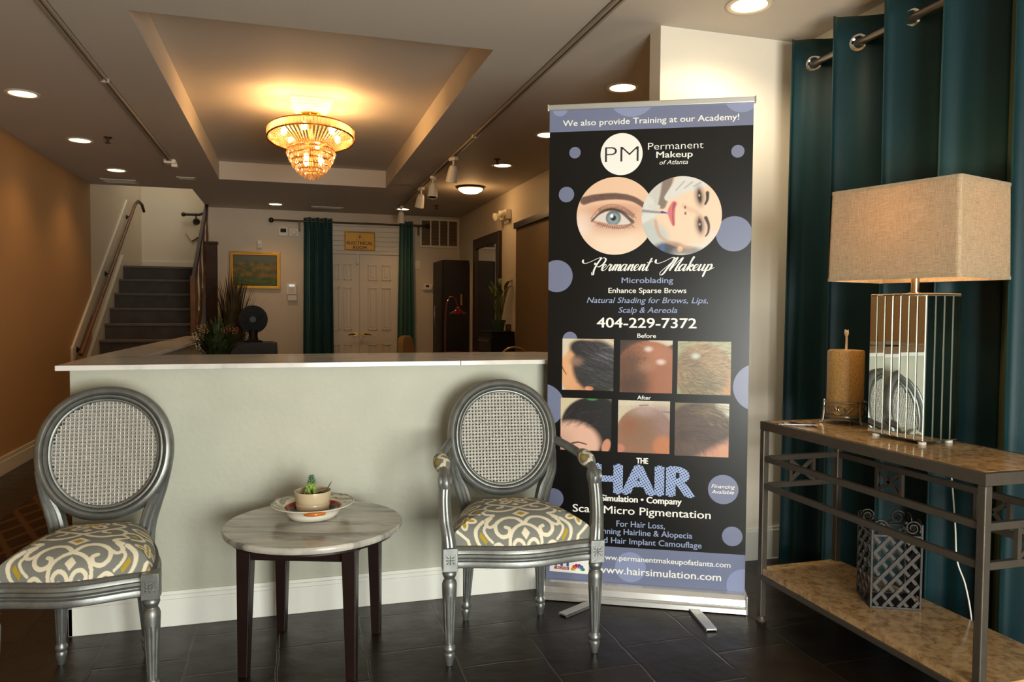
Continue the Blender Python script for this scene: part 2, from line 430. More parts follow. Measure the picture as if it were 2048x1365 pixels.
for i, (x, y, lb) in enumerate(DL):
    d = d0 if i == 0 else copy_tree(d0)
    d.location = (x, y, ZC); d['label'] = 'round recessed downlight, '+lb; d['group'] = 'recessed ceiling downlights'
    pw = DOWNLIGHT_W*(2.3 if i == 7 else 1.0)
    spot('downlight_beam', (x, y, ZC-0.02), (x, y, 0), pw, WARM if i != 7 else (1.0, 0.80, 0.54), (150 if i == 7 else 125), 0.8, 0.06)
# flush dome light
t = thing('dome_light', 'flush dome ceiling light with glowing frosted bowl near the right wall', 'ceiling light', (1.894, 8.05, ZC))
B().lathe([(0.15, 0), (0.155, -0.012), (0.148, -0.022), (0.12, -0.024)], 36).build('rim', mat('bronze', S(110, 84, 52), 0.35, 0.7), t, smooth=True)
B().lathe([(0.137, -0.02), (0.125, -0.042), (0.085, -0.066), (0.03, -0.076), (0.004, -0.077)], 36).build('bowl', mat('lit_frosted_bowl', (1, .9, .7), 0.5, emit=(1.0, 0.72, 0.34), estr=3.2), t, smooth=True)
point('dome_glow', (1.894, 8.05, ZC-0.13), 5, WARM, 0.08)

# ---- track rails and heads
def track(x, y0, y1, label):
    t = thing('track_rail', label, 'lighting track', (x, 0, ZC))
    r = B(); r.bb(-0.018, -0.006, y0, y1, -0.02, 0); r.bb(0.006, 0.018, y0, y1, -0.02, 0); r.bb(-0.018, 0.018, y0, y1, -0.004, 0)
    r.build('channel', mat('track_paint', S(170, 155, 136), 0.4), t)
    B().bb(-0.006, 0.006, y0, y1, -0.0075, -0.004).build('slot', M_gapdark, t)
    B().bb(-0.02, 0.02, (y0+y1)/2-0.05, (y0+y1)/2-0.02, -0.022, 0).build('joiner', M_wplast, t)
    return t
track(-1.04, 2.6, 7.45, 'long thin ceiling track with no lamps, left of the raised tray')
tt = thing('track_end_feed', 'small white feed box at the far end of the left track', 'track fitting', (-1.04, 7.52, ZC))
B().bb(-0.05, 0.05, -0.06, 0.06, -0.035, 0).build('box', M_wplast, tt, bev=0.004)
B().bb(0.01, 0.06, -0.03, 0.03, -0.06, -0.03).build('plug', M_wplast, tt, bev=0.004)
track(1.369, 1.6, 9.85, 'long thin ceiling track carrying spotlights, right of the raised tray')
def track_head(x, y, rz, tilt, label):
    t = thing('track_spotlight', label, 'spotlight', (x, y, ZC-0.021), rz, 'white spotlights on the right track')
    B().bb(-0.02, 0.02, -0.045, 0.045, -0.028, 0).tube([(0, 0, -0.02), (0, 0, -0.075)], 0.009).build('stem', M_wplast, t, bev=0.003)
    hd = B(); hd.m = Matrix.Translation((0, 0, -0.075)) @ Matrix.Rotation(tilt, 4, 'X')
    hd.lathe([(0.012, 0.01), (0.03, 0.0), (0.04, -0.03), (0.046, -0.085), (0.05, -0.14), (0.043, -0.14), (0.03, -0.10)], 20)
    hd.build('head', M_wplast, t, smooth=True)
    gr = B(); gr.m = hd.m; gr.lathe([(0.041, -0.135), (0.03, -0.132), (0.004, -0.13)], 16); gr.build('reflector', M_gapdark, t)
    return t
track_head(1.369, 6.47, 0.4, 0.25, 'white track spotlight nearest the viewer on the right track')
track_head(1.369, 7.45, -0.4, -0.2, 'second white track spotlight from the viewer on the right track')
track_head(1.369, 8.15, 0.3, 0.35, 'third white track spotlight from the viewer on the right track')
track_head(1.369, 9.68, 0.1, 0.1, 'farthest white track spotlight, beside the round downlight over the curtain')

# ---- sprinklers and ceiling vents
M_spr = mat('sprinkler_metal', S(70, 52, 36), 0.4, 0.6)
def sprinkler(x, y, label):
    t = thing('ceiling_sprinkler', label, 'sprinkler', (x, y, ZC), 0, 'ceiling sprinklers')
    B().lathe([(0.032, 0), (0.03, -0.006), (0.012, -0.008), (0.01, -0.03)], 16).build('collar', M_spr, t, smooth=True)
    B().lathe([(0.007, -0.03), (0.007, -0.042), (0.022, -0.044), (0.02, -0.048)], 16).build('deflector', M_spr, t)
sprinkler(-1.376, 6.67, 'dark ceiling sprinkler beside the left row of downlights')
sprinkler(1.777, 6.52, 'dark ceiling sprinkler touching a downlight on the right')
sprinkler(1.809, 9.59, 'dark ceiling sprinkler near the far right corner')
def cvent(x, y, sx, sy, label, n=5):
    t = thing('ceiling_vent', label, 'vent', (x, y, ZC), 0, 'ceiling vents')
    r = B().frame(-sx, sx, -sy, sy, 0.02, -0.01, 0, 'xy')
    r.build('frame', M_grille, t, bev=0.002)
    B().bb(-sx+0.02, sx-0.02, -sy+0.02, sy-0.02, -0.004, -0.001).build('duct_backing', M_gapdark, t)  # dark sheet standing in for the shade inside the duct
    for i in range(n):
        yy = -sy+0.02+(i+0.5)*(2*sy-0.04)/n
        B().box((0, yy, -0.006), (2*sx-0.04, 0.012, 0.003)).build('slat', M_grille, t)
cvent(-1.72, 8.87, 0.17, 0.11, 'ceiling vent just before the stair opening on the left')
cvent(-1.02, 8.45, 0.09, 0.06, 'small ceiling vent at the far left corner of the raised tray', 3)
cvent(0.48, 10.24, 0.21, 0.07, 'wide slim ceiling vent in front of the double doors', 4)

# ---- chandelier
def chandelier(cx, cy):
    t = thing('chandelier', 'large brass chandelier of tiered crystal strands glowing amber in the ceiling tray', 'chandelier', (cx, cy, TZ))
    md = B()
    for k, (a, z0, z1) in enumerate(((0.150, -0.022, 0), (0.138, -0.04, -0.022), (0.122, -0.06, -0.04), (0.108, -0.078, -0.06), (0.098, -0.09, -0.078))):
        md.bb(-a, a, -a, a, z0, z1)
    md.build('ceiling_rose', M_white, t, bev=0.004)
    B().lathe([(0.076, -0.09), (0.078, -0.098), (0.062, -0.115), (0.036, -0.125), (0.02, -0.14), (0.016, -0.2), (0.016, -0.5)], 28).build('canopy', M_brass, t, smooth=True)
    mc = bpy.data.materials.new('amber_crystal'); mc.use_nodes = True
    nt = mc.node_tree; nt.nodes.clear(); out = nt.nodes.new('ShaderNodeOutputMaterial')
    tl = nt.nodes.new('ShaderNodeBsdfTranslucent'); tl.inputs[0].default_value = (0.78, 0.62, 0.44, 1)
    tp = nt.nodes.new('ShaderNodeBsdfTransparent'); tp.inputs[0].default_value = (1, 0.9, 0.76, 1)
    gl = nt.nodes.new('ShaderNodeBsdfGlossy'); gl.inputs[0].default_value = (1, 0.88, 0.7, 1); gl.inputs['Roughness'].default_value = 0.08
    m1 = nt.nodes.new('ShaderNodeMixShader'); m1.inputs[0].default_value = 0.45
    m2 = nt.nodes.new('ShaderNodeMixShader'); m2.inputs[0].default_value = 0.3
    nt.links.new(tl.outputs[0], m1.inputs[1]); nt.links.new(tp.outputs[0], m1.inputs[2])
    nt.links.new(m1.outputs[0], m2.inputs[1]); nt.links.new(gl.outputs[0], m2.inputs[2]); nt.links.new(m2.outputs[0], out.inputs[0])
    def ring(r, z, wr=0.006):
        return B().tube([(r*math.cos(2*PI*i/48), r*math.sin(2*PI*i/48), z) for i in range(48)], wr, 6, True)
    R0, R1 = 0.31, 0.155
    for (r, z) in ((R0, -0.200), (R0, -0.262)): ring(r, z).build('brass_hoop', M_brass, t, smooth=True)
    b = B()
    for i in range(84):
        a = 2*PI*i/84; b.box((R0*math.cos(a), R0*math.sin(a), -0.231), (0.010, 0.0185, 0.050), a)
    b.build('crystal_band', mc, t)
    b = B()
    for i in range(60):
        a = 2*PI*i/60
        for k in range(13):
            q = k/12; r = (R0-0.012)*(1-q)+R1*q; z = -0.250-(0.330-0.250)*(q**1.1)
            b.octa((r*math.cos(a), r*math.sin(a), z), 0.0085, 0.0095)
    b.build('crystal_strands', mc, t)
    for (r, z) in ((R1, -0.322), (R1, -0.358)): ring(r, z, 0.005).build('brass_hoop', M_brass, t, smooth=True)
    b = B()
    for i in range(48):
        a = 2*PI*i/48; b.box((R1*math.cos(a), R1*math.sin(a), -0.340), (0.008, 0.016, 0.032), a)
    b.build('crystal_band', mc, t)
    for k, (r, z) in enumerate(((0.170, -0.365), (0.155, -0.405), (0.134, -0.443), (0.108, -0.477), (0.080, -0.505), (0.050, -0.528), (0.020, -0.540))):
        b = B(); n = max(5, int(r*300))
        for i in range(n):
            a = 2*PI*(i+0.5*(k % 2))/n; b.octa((r*math.cos(a), r*math.sin(a), z-0.012), 0.0095, 0.022)
        b.build('crystal_tier', mc, t)
        if r > 0.03: ring(r, z+0.010, 0.0035).build('brass_hoop', M_brass, t, smooth=True)
    mb = mat('lit_bulb', (1, .9, .7), 0.5, emit=(1.0, 0.68, 0.36), estr=26.0)
    for i in range(6):
        a = 2*PI*(i+0.25)/6
        B().sphere((0.20*math.cos(a), 0.20*math.sin(a), -0.235), 0.022, 12, 8, (1, 1, 1.5)).build('bulb', mb, t, smooth=True)
    for i in range(3):
        a = 2*PI*i/3
        B().sphere((0.07*math.cos(a), 0.07*math.sin(a), -0.42), 0.02, 12, 8, (1, 1, 1.5)).build('bulb', mb, t, smooth=True)
    for i in range(4):
        a = 2*PI*(i+0.5)/4
        point('chandelier_light', (cx+0.27*math.cos(a), cy+0.27*math.sin(a), TZ-0.205), CHANDELIER_W, (1.0, 0.55, 0.2), 0.03)
    point('chandelier_light', (cx, cy, TZ-0.42), CHANDELIER_W*0.3, (1.0, 0.6, 0.25), 0.03)
    for o in t.children:
        if o.name.split('.')[0] not in ('ceiling_rose', 'canopy'):
            o.matrix_local = Matrix.Translation((0, -0.005, -0.135)) @ Matrix.Rotation(-0.13, 4, 'X') @ Matrix.Translation((0, 0, 0.115))
chandelier(0.155, 5.82)
# ================================================================== STAIRS
M_tread = mat('grey_stair_paint', S(102, 93, 84), 0.5, 0, 0.4, 0.05, 40, 0.12, 8)
M_riser = mat('worn_grey_riser', S(80, 75, 72), 0.6, 0, 0.3, 0.05, 40, 0.18, 7)
st = thing('staircase', 'grey painted staircase rising beyond the counter at the far left', 'staircase', (0, 0, 0))
RISE, RUN, YN, ZN = 0.181, 0.262, 10.65, 1.81
for k in range(10):
    zt, yn = ZN-RISE*k, YN-RUN*k
    y1 = 12.13 if k == 0 else yn+RUN+0.03
    B().bb(-2.045, -1.10, yn, y1, zt-0.03, zt).build('tread', M_tread, st, bev=0.006)
    B().bb(-2.045, -1.10, yn+0.028, yn+0.045, max(0.0, zt-RISE), zt-0.03).build('riser', M_riser, st)
sl = B()
a0, a1 = (YN+0.06, ZN+0.14), (YN-RUN*9.6, ZN-RISE*9.6+0.12)
def slope_board(x0, x1, p0, p1, hgt):
    b = B(); vs = []
    for x in (x0, x1):
        vs += [(x, p0[0], p0[1]), (x, p1[0], p1[1]), (x, p1[0], p1[1]-hgt), (x, p0[0], p0[1]-hgt)]
    return b.add(vs, [(0, 1, 2, 3), (7, 6, 5, 4), (0, 4, 5, 1), (1, 5, 6, 2), (2, 6, 7, 3), (3, 7, 4, 0)])
slope_board(-2.079, -2.045, a0, a1, 0.36).build('skirt_board', M_trim, st)
slope_board(-1.10, -1.065, (YN+0.05, ZN+0.02), (YN-RUN*9.6, ZN-RISE*9.6+0.02), 0.34).build('stringer', M_trim, st)
struct('baseboard_stairwell', B().bb(-2.08, SX, 12.13, 12.15, 1.81, 1.96), M_trim, bev=0.003)
# handrail fixed on a board along the left wall
hr = thing('wall_handrail', 'brown pipe handrail on a cream board climbing the left stair wall', 'handrail', (0, 0, 0))
slope_board(-2.079, -2.055, (11.05, 2.70), (8.33, 0.86), 0.17).build('backing_board', M_trim, hr, bev=0.003)
M_iron = mat('dark_iron', S(58, 48, 40), 0.45, 0.5)
M_oldwood = mat('worn_brown_wood', S(110, 74, 42), 0.5, 0, 0.4, 0.05, 30, 0.25, 9)
B().tube([(-1.98, 8.3, 0.80), (-1.98, 11.15, 2.66)], 0.02, 10).build('rail', M_oldwood, hr, smooth=True)
B().tube([(-1.98, 11.13, 2.65), (-1.97, 11.3, 2.72), (-1.96, 11.5, 2.70), (-1.955, 11.62, 2.62)], 0.02, 10).build('rail_end', M_iron, hr, smooth=True)
for q in (0.06, 0.5, 0.93):
    y, z = 8.3+q*2.85, 0.80+q*1.86
    B().tube([(-2.06, y, z-0.07), (-2.0, y, z-0.06), (-1.98, y, z-0.015)], 0.009, 8).lathe([(0.03, 0), (0.03, 0.01), (0.012, 0.02)], 14, (-2.056, y, z-0.07), ax='x').build('bracket', M_iron, hr, smooth=True)
h2 = thing('landing_handrail', 'short dark handrail with round bracket on the stair landing wall', 'handrail', (0, 0, 0))
B().tube([(-1.50, 12.07, 2.655), (-1.28, 12.07, 2.66), (-1.19, 12.07, 2.70)], 0.02, 10).sphere((-1.50, 12.07, 2.655), 0.032).build('rail', M_iron, h2, smooth=True)
B().tube([(-1.33, 12.145, 2.56), (-1.33, 12.09, 2.57), (-1.33, 12.07, 2.65)], 0.010).lathe([(0.05, -0.02), (0.045, 0.0)], 18, (-1.33, 12.145, 2.56), ax='y').build('bracket', M_iron, h2, smooth=True)
pp = thing('leaning_board', 'tilted pale rectangular board below the short landing handrail', 'board', (-1.32, 12.137, 2.42))
pb = B(); pb.m = Matrix.Rotation(-0.62, 4, 'Y'); pb.bb(-0.15, 0.15, -0.012, 0.012, -0.075, 0.075); pb.build('board', M_wall, pp, bev=0.003)
pb = B(); pb.m = Matrix.Rotation(-0.62, 4, 'Y'); pb.bb(-0.15, 0.15, -0.014, 0.014, -0.085, -0.075); pb.build('edge_strip', M_iron, pp)
M_postw = mat('dark_worn_wood', S(66, 42, 26), 0.55, 0, 0.3, 0.05, 30, 0.25, 9)
# open balustrade on the right of the stairs
ba = thing('balustrade', 'worn brown wooden balustrade along the right side of the stairs', 'railing', (0, 0, 0))
B().bar((-1.03, 10.72, 2.74), (-1.03, 9.02, 1.578), 0.045, 0.05).build('handrail', M_postw, ba, bev=0.008)
B().bar((-1.03, 10.72, 1.98), (-1.03, 9.02, 0.818), 0.035, 0.20).build('bottom_rail', M_oldwood, ba, bev=0.006)
for i in range(13):
    q = (i+0.5)/13; y = 9.02+q*1.7; zb = 0.86+q*1.162; zt = 1.56+q*1.162
    B().lathe([(0.018, zb), (0.018, zb+0.1), (0.012, zb+0.13), (0.021, zb+0.3), (0.011, zb+0.5), (0.017, zb+0.62), (0.017, zt)], 8, (-1.03, y, 0)).build('baluster', M_oldwood if i % 3 else M_trim, ba, smooth=True)
B().bb(-1.058, -1.002, 8.98, 9.05, 0, 1.62).build('newel_post', M_oldwood, ba, bev=0.006)
np_ = thing('wooden_post', 'tall dark wooden post standing between the balustrade and the grasses', 'post', (-0.905, 9.75, 0))
B().bb(-0.065, 0.065, -0.05, 0.05, 0, 2.04).build('shaft', M_postw, np_, bev=0.006)
B().bb(-0.075, 0.075, -0.06, 0.06, 2.04, 2.07).build('cap', M_postw, np_, bev=0.004)

# ================================================================== BACK WALL THINGS
def canvas(w, h, col): a = np.zeros((h, w, 3), float); a[:] = S(*col); return a
def grid_uv(a):
    h, w = a.shape[:2]; y, x = np.mgrid[0:h, 0:w]; return (x+0.5)/w, 1-(y+0.5)/h       # u right, v up
def smooth01(t): t = np.clip(t, 0, 1); return t*t*(3-2*t)
def blob(a, cx, cy, rx, ry, col, soft=0.3, op=1.0, rot=0.0):
    u, v = grid_uv(a); asp = a.shape[1]/a.shape[0]
    dx, dy = (u-cx), (v-cy)
    c, s = math.cos(rot), math.sin(rot)
    dx, dy = dx*c+dy*s, -dx*s+dy*c
    d = np.sqrt((dx/rx)**2+(dy/ry)**2)
    k = (1-smooth01((d-(1-soft))/(2*soft+1e-6)))*op
    a[:] = a*(1-k[..., None])+np.array(S(*col))*k[..., None]
def stroke(a, pts, w0, w1, col, op=1.0, soft=0.4, n=6):
    u, v = grid_uv(a); P = np.array(catmull(pts, n))
    best = np.full(u.shape, 9.0)
    m = len(P)-1
    for i in range(m):
        p, q = P[i], P[i+1]; d = q-p; L2 = max(1e-12, d@d)
        t = np.clip(((u-p[0])*d[0]+(v-p[1])*d[1])/L2, 0, 1)
        dist = np.hypot(u-p[0]-t*d[0], v-p[1]-t*d[1]); w = w0+(w1-w0)*(i+t)/m
        best = np.minimum(best, dist/w)
    k = (1-smooth01((best-(1-soft))/(2*soft)))*op
    a[:] = a*(1-k[..., None])+np.array(S(*col))*k[..., None]
def halfplane(a, p, n, col, soft=0.02, op=1.0):
    u, v = grid_uv(a); d = (u-p[0])*n[0]+(v-p[1])*n[1]
    k = smooth01(d/soft*0.5+0.5)*op
    a[:] = a*(1-k[..., None])+np.array(S(*col))*k[..., None]
def fibre(a, mask, ang, length, col, n, rng, op=0.4, w=0.006, curve=0.0):
    h, wd = a.shape[:2]
    for _ in range(n):
        x, y = rng.random(), rng.random()
        if mask(x, y) <= 0: continue
        an = ang(x, y)+rng.normal(0, 0.18); L = length*(0.6+0.8*rng.random())
        steps = max(3, int(L*wd)); cc = np.array(S(*col))*(0.75+0.5*rng.random())
        for s in range(steps):
            t = s/steps*L; px, py = x+t*math.cos(an+curve*t), y+t*math.sin(an+curve*t)
            i, j = int((1-py)*h), int(px*wd)
            if 0 <= i < h and 0 <= j < wd: a[i, j] = a[i, j]*(1-op)+cc*op
def paint_noise(a, amt, rng):
    a *= (1+amt*rng.normal(0, 1, a.shape[:2]))[..., None]; np.clip(a, 0, 1, a)
def print_quad(name, a, O, U, V, mt, parent, mask=None):
    # canvas a laid on the flat rectangle O + u U + v V
    h, w = a.shape[:2]; O, U, V = Vector(O), Vector(U), Vector(V)
    vs = [O+U*((j)/(w-1))+V*(1-(i)/(h-1)) for i in range(h) for j in range(w)]
    fs = []
    for i in range(h-1):
        for j in range(w-1):
            if mask is None or mask((j+0.5)/(w-1), 1-(i+0.5)/(h-1)): fs.append((i*w+j, (i+1)*w+j, (i+1)*w+j+1, i*w+j+1))
    return color_grid(name, [tuple(p) for p in vs], fs, a.reshape(-1, 3), mt, parent, False)
def print_disc(name, a, cx, cz, r, y, mt, parent, nr=84, na=280):
    h, w = a.shape[:2]; vs, cols = [(cx, y, cz)], [a[h//2, w//2]]
    for i in range(1, nr+1):
        q = i/nr
        for k in range(na):
            t = 2*PI*k/na; u, v = q*math.cos(t), q*math.sin(t); vs.append((cx+r*u, y, cz+r*v))
            fx, fy = (u*0.995+1)/2*(w-1), (1-v*0.995)/2*(h-1); i0, j0 = int(fy), int(fx); i1, j1 = min(h-1, i0+1), min(w-1, j0+1); p, q2 = fx-j0, fy-i0
            cols.append((a[i0, j0]*(1-p)+a[i0, j1]*p)*(1-q2)+(a[i1, j0]*(1-p)+a[i1, j1]*p)*q2)
    fs = [(0, 1+k, 1+(k+1) % na) for k in range(na)]
    fs += [(1+i*na+k, 1+(i+1)*na+k, 1+(i+1)*na+(k+1) % na, 1+i*na+(k+1) % na) for i in range(nr-1) for k in range(na)]
    return color_grid(name, vs, fs, np.array(cols), mt, parent, False)
rng = np.random.default_rng(7)

# framed landscape painting
pt = thing('framed_painting', 'gilt framed green and gold landscape painting on the back wall', 'painting', (-0.448, YB, 1.785))
fr = B(); a, b2 = 0.325, 0.25
fr.frame(-a, a, -b2, b2, 0.045, -0.026, -0.001); fr.frame(-a+0.008, a-0.008, -b2+0.008, b2-0.008, 0.018, -0.036, -0.026)
fr.build('frame', mat('gilt', S(196, 142, 48), 0.35, 0.6, 0.5, 0.1, 60), pt, bev=0.010, seg=3)
cv = canvas(110, 80, (94, 98, 60))
halfplane(cv, (0, 0.68), (0, 1), (104, 112, 96), 0.2); halfplane(cv, (0, 0.28), (0, -1), (70, 92, 44), 0.15)
for i in range(90):
    x, y = rng.random(), 0.25+0.5*rng.random()
    blob(cv, x, y, 0.03+0.06*rng.random(), 0.03+0.06*rng.random(), [(150, 122, 46), (120, 110, 50), (84, 96, 50), (160, 130, 60), (100, 90, 66)][i % 5], 0.5, 0.5)
for i in range(40): blob(cv, rng.random(), 0.22*rng.random(), 0.08, 0.015, (112, 128, 52), 0.5, 0.4)
blob(cv, 0.72, 0.45, 0.02, 0.05, (84, 104, 122), 0.5, 0.8)
print_quad('canvas', cv, (-a+0.04, -0.018, -b2+0.04), (2*a-0.08, 0, 0), (0, 0, 2*b2-0.08), vcol_mat('oil_paint', 0.5), pt)

# wall controls
def wall_unit(name, label, cat, x, z, w, hh, d=0.025, mt=M_wplast):
    t = thing(name, label, cat, (x, YB, z)); B().bb(-w/2, w/2, -d, -0.001, -hh/2, hh/2).build('body', mt, t, bev=0.004); return t
t = wall_unit('thermostat', 'white wall thermostat with dark square screen below the curtain rod', 'thermostat', -0.085, 2.32, 0.12, 0.115)
B().bb(-0.035, 0.04, -0.027, -0.0255, -0.012, 0.04).build('screen', M_black, t)
t = wall_unit('dial_control', 'white wall control with round dial beside the thermostat', 'control', 0.055, 2.315, 0.115, 0.105)
B().lathe([(0.036, -0.038), (0.038, -0.0255)], 24, ax='y').build('dial', M_grille, t, smooth=True)
B().lathe([(0.022, -0.041), (0.022, -0.0385)], 24, ax='y').build('dial_face', M_wplast, t, smooth=True)
t = wall_unit('motion_sensor', 'small white motion sensor above the gilt painting', 'sensor', -0.39, 2.14, 0.055, 0.10, 0.045)
B().bb(-0.018, 0.018, -0.047, -0.0455, -0.035, 0.0).build('sensor_window', M_grille, t)
t = wall_unit('alarm_keypad', 'white alarm keypad with lit display right of the gilt painting', 'keypad', 0.02, 1.545, 0.135, 0.15, 0.03)
B().bb(-0.03, 0.04, -0.032, -0.0305, 0.03, 0.06).build('display', mat('keypad_display', (0.8, 0.9, 0.9), 0.3, emit=(0.8, 0.9, 1.0), estr=0.45), t)
for i in range(3):
    for j in range(4): B().bb(-0.038+i*0.026, -0.018+i*0.026, -0.033, -0.0305, -0.055+j*0.02, -0.042+j*0.02).build('key', M_grille, t)
t = wall_unit('doorbell_chime', 'pale slim box just under the alarm keypad', 'box', 0.03, 1.42, 0.12, 0.075, 0.035, M_trim)
B().bb(-0.075, -0.06, -0.02, -0.005, 0.02, 0.035).build('tab', M_trim, t)
t = wall_unit('light_switch', 'white blank switch plate right of the right far curtain', 'switch', 1.755, 1.91, 0.075, 0.12, 0.008)
B().bb(-0.014, 0.014, -0.012, -0.0085, -0.03, 0.03).build('rocker', M_wplast, t, bev=0.002)
t = wall_unit('wall_thermometer', 'white wall unit with dark red display left of the tall black cabinet', 'wall unit', 1.895, 1.60, 0.125, 0.085, 0.03)
B().bb(-0.025, 0.025, -0.032, -0.0305, -0.005, 0.025).build('display', mat('dark_red_display', S(70, 14, 12), 0.2), t)

# yellow sign
sg = thing('door_sign', 'yellow ELECTRICAL ROOM warning sign above the double doors', 'sign', (0.940, YB-0.026, 2.222))
M_yel = mat('sign_yellow', S(245, 184, 36), 0.4); M_ink = mat('sign_black', S(24, 18, 10), 0.5)
B().bb(-0.212, 0.212, -0.004, 0.0, -0.132, 0.132).build('plate', M_yel, sg, bev=0.002)
bo = B()
bo.frame(-0.205, 0.205, -0.125, 0.125, 0.007, -0.0055, -0.004)
tri = [(-0.058, 0.015), (0.058, 0.015), (0, 0.112)]
for i in range(3):
    p, q = tri[i], tri[(i+1) % 3]; bo.bar((p[0], -0.005, p[1]), (q[0], -0.005, q[1]), 0.0014, 0.007, (0, 1, 0))
bolt = [(0.008, 0.088), (-0.016, 0.055), (-0.002, 0.055), (-0.008, 0.026), (0.016, 0.062), (0.002, 0.062)]
bo.add([(x, -0.0056, z) for x, z in bolt], [(0, 1, 2, 5), (2, 3, 4, 5)])
bo.build('border_and_symbol', M_ink, sg)

FONT_CACHE = {}
def text_mesh(s, x0, x1, hcap, bold=0.0, shear=0.0):
    """flat 2D outline of s fitted between x0 and x1 with cap height hcap; returns (verts2d, faces)"""
    cu = bpy.data.curves.new('lettering', 'FONT'); cu.body = s; cu.size = 1.0; cu.offset = bold; cu.shear = shear
    cu.resolution_u = 4; cu.fill_mode = 'FRONT'
    o = bpy.data.objects.new('lettering', cu); COL.objects.link(o)
    dg = bpy.context.evaluated_depsgraph_get(); me = bpy.data.meshes.new_from_object(o.evaluated_get(dg))
    V = [(v.co.x, v.co.y) for v in me.vertices]; F = [tuple(p.vertices) for p in me.polygons]
    bpy.data.objects.remove(o); bpy.data.curves.remove(cu); bpy.data.meshes.remove(me)
    mn = min(v[0] for v in V); mx = max(v[0] for v in V); k = (x1-x0)/(mx-mn); ky = hcap/0.729
    return [(x0+(v[0]-mn)*k, v[1]*ky) for v in V], F
tx = B()
for s, xa, xb, z, hc in (('ELECTRICAL', -0.178, 0.178, -0.048, 0.046), ('ROOM', -0.092, 0.092, -0.108, 0.044)):
    V, F = text_mesh(s, xa, xb, hc, 0.0)
    for k_, dx in enumerate((-0.0016, 0.0, 0.0016)): tx.add([(v[0]+dx, -0.0058-0.0002*k_, z+v[1]) for v in V], F)
tx.build('lettering', M_ink, sg)

# far curtains on their rod
def ripple_curtain(name, mt, path, zt, zb, parent, flare=1.0, nz=14, thick=0.004):
    """cloth hanging from the (x,y) path, gently widening downwards"""
    b = B(); n = len(path); cx = sum(p[0] for p in path)/n; cy = sum(p[1] for p in path)/n
    vs = []
    for k in range(nz):
        q = k/(nz-1); z = zt+(zb-zt)*q; f = 1+(flare-1)*q
        for (x, y) in path: vs.append((cx+(x-cx)*f, cy+(y-cy)*(1+(f-1)*0.3), z))
    fs = [(k*n+i, k*n+i+1, (k+1)*n+i+1, (k+1)*n+i) for k in range(nz-1) for i in range(n-1)]
    b.add(vs, fs); o = b.build(name, mt, parent, smooth=True)
    md = o.modifiers.new('cloth', 'SOLIDIFY'); md.thickness = thick; md.offset = 0
    return o
rod = thing('far_curtain_rod', 'slim bronze curtain rod with ball ends over the double doors', 'curtain rod', (0, YB-0.09, 2.462))
M_rod = mat('bronze_rod', S(84, 66, 46), 0.35, 0.7)
B().tube([(-0.22, 0, 0), (1.87, 0, 0)], 0.013, 10).build('rod', M_rod, rod, smooth=True)
for x in (-0.235, 1.885): B().sphere((x, 0, 0), 0.034).build('finial', mat('dark_finial', S(34, 22, 16), 0.35), rod, smooth=True)
for x in (0.130, 1.765): B().bb(x-0.012, x+0.012, -0.012, 0.088, -0.02, -0.006).bb(x-0.012, x+0.012, 0.06, 0.088, -0.13, 0.0).build('bracket', M_rod, rod)
ct = thing('far_curtain', 'dark teal gathered curtain left of the double doors', 'curtain', (0.375, YB-0.09, 0), 0, 'far teal curtains')
pth = [(-0.185+0.37*i/60, 0.045*math.sin(2*PI*3.5*i/60+0.5)) for i in range(61)]
ripple_curtain('cloth', M_curtain3, pth, 2.515, 0.02, ct, 1.12)
ct = thing('far_curtain', 'narrow green teal curtain right of the double doors', 'curtain', (1.583, YB-0.09, 0), 0, 'far teal curtains')
pth = [(-0.092+0.184*i/60, 0.045*math.sin(2*PI*4*i/60+0.3)) for i in range(61)]
ripple_curtain('cloth', M_curtain2, pth, 2.515, 0.02, ct, 1.5)

# large return air grille
vt = thing('air_return_grille', 'large white louvred return grille high on the right of the back wall', 'vent', (2.07, YB, 2.372))
g = B(); a, b2 = 0.29, 0.208
g.frame(-a, a, -b2, b2, 0.032, -0.022, -0.001)
for i in (1, 2, 3): x = -a+0.035+i*(2*a-0.07)/4; g.bb(x-0.010, x+0.010, -0.02, -0.001, -b2+0.032, b2-0.032)
g.build('frame', M_door, vt, bev=0.003)
B().bb(-a+0.03, a-0.03, -0.004, -0.001, -b2+0.025, b2-0.025).build('duct_backing', mat('duct_brown', S(92, 78, 62), 0.9), vt)  # solid brown sheet behind the louvres, darker than the frame
for i in range(20):
    z = -b2+0.036+i*(2*b2-0.065)/20
    s = B(); s.m = Matrix.Translation((0, -0.011, z)) @ Matrix.Rotation(0.7, 4, 'X'); s.bb(-a+0.03, a-0.03, -0.008, 0.008, -0.0012, 0.0012)
    s.build('louvre', mat('louvre_paint', S(150, 134, 112), 0.6), vt)

# ================================================================== REAR RIGHT SIDE
cb = thing('tall_cabinet', 'tall dark brown cabinet in the far right corner', 'cabinet', (2.165, 10.39, 0))
B().bb(-0.17, 0.185, -0.31, 0.31, 0.05, 1.95).bb(-0.16, 0.18, -0.30, 0.30, 0, 0.05).build('carcass', M_dark, cb, bev=0.003)
dr = B().bb(-0.192, -0.173, -0.308, 0.308, 0.06, 1.945).build('door', M_dark, cb, bev=0.002)
B().tube([(-0.198, 0.03, 1.32), (-0.222, 0.03, 1.32), (-0.222, 0.03, 1.02), (-0.198, 0.03, 1.02)], 0.006, 8).build('handle', M_alu, dr, smooth=True)
mr = thing('wall_mirror', 'big dark framed mirror standing against the right rear wall', 'mirror', (XR, 9.10, 0.05))
fr = B(); L, Hh, fw = 0.64, 2.145, 0.13
fr.frame(-L, L, 0, Hh, fw, -0.045, -0.002, 'yz')
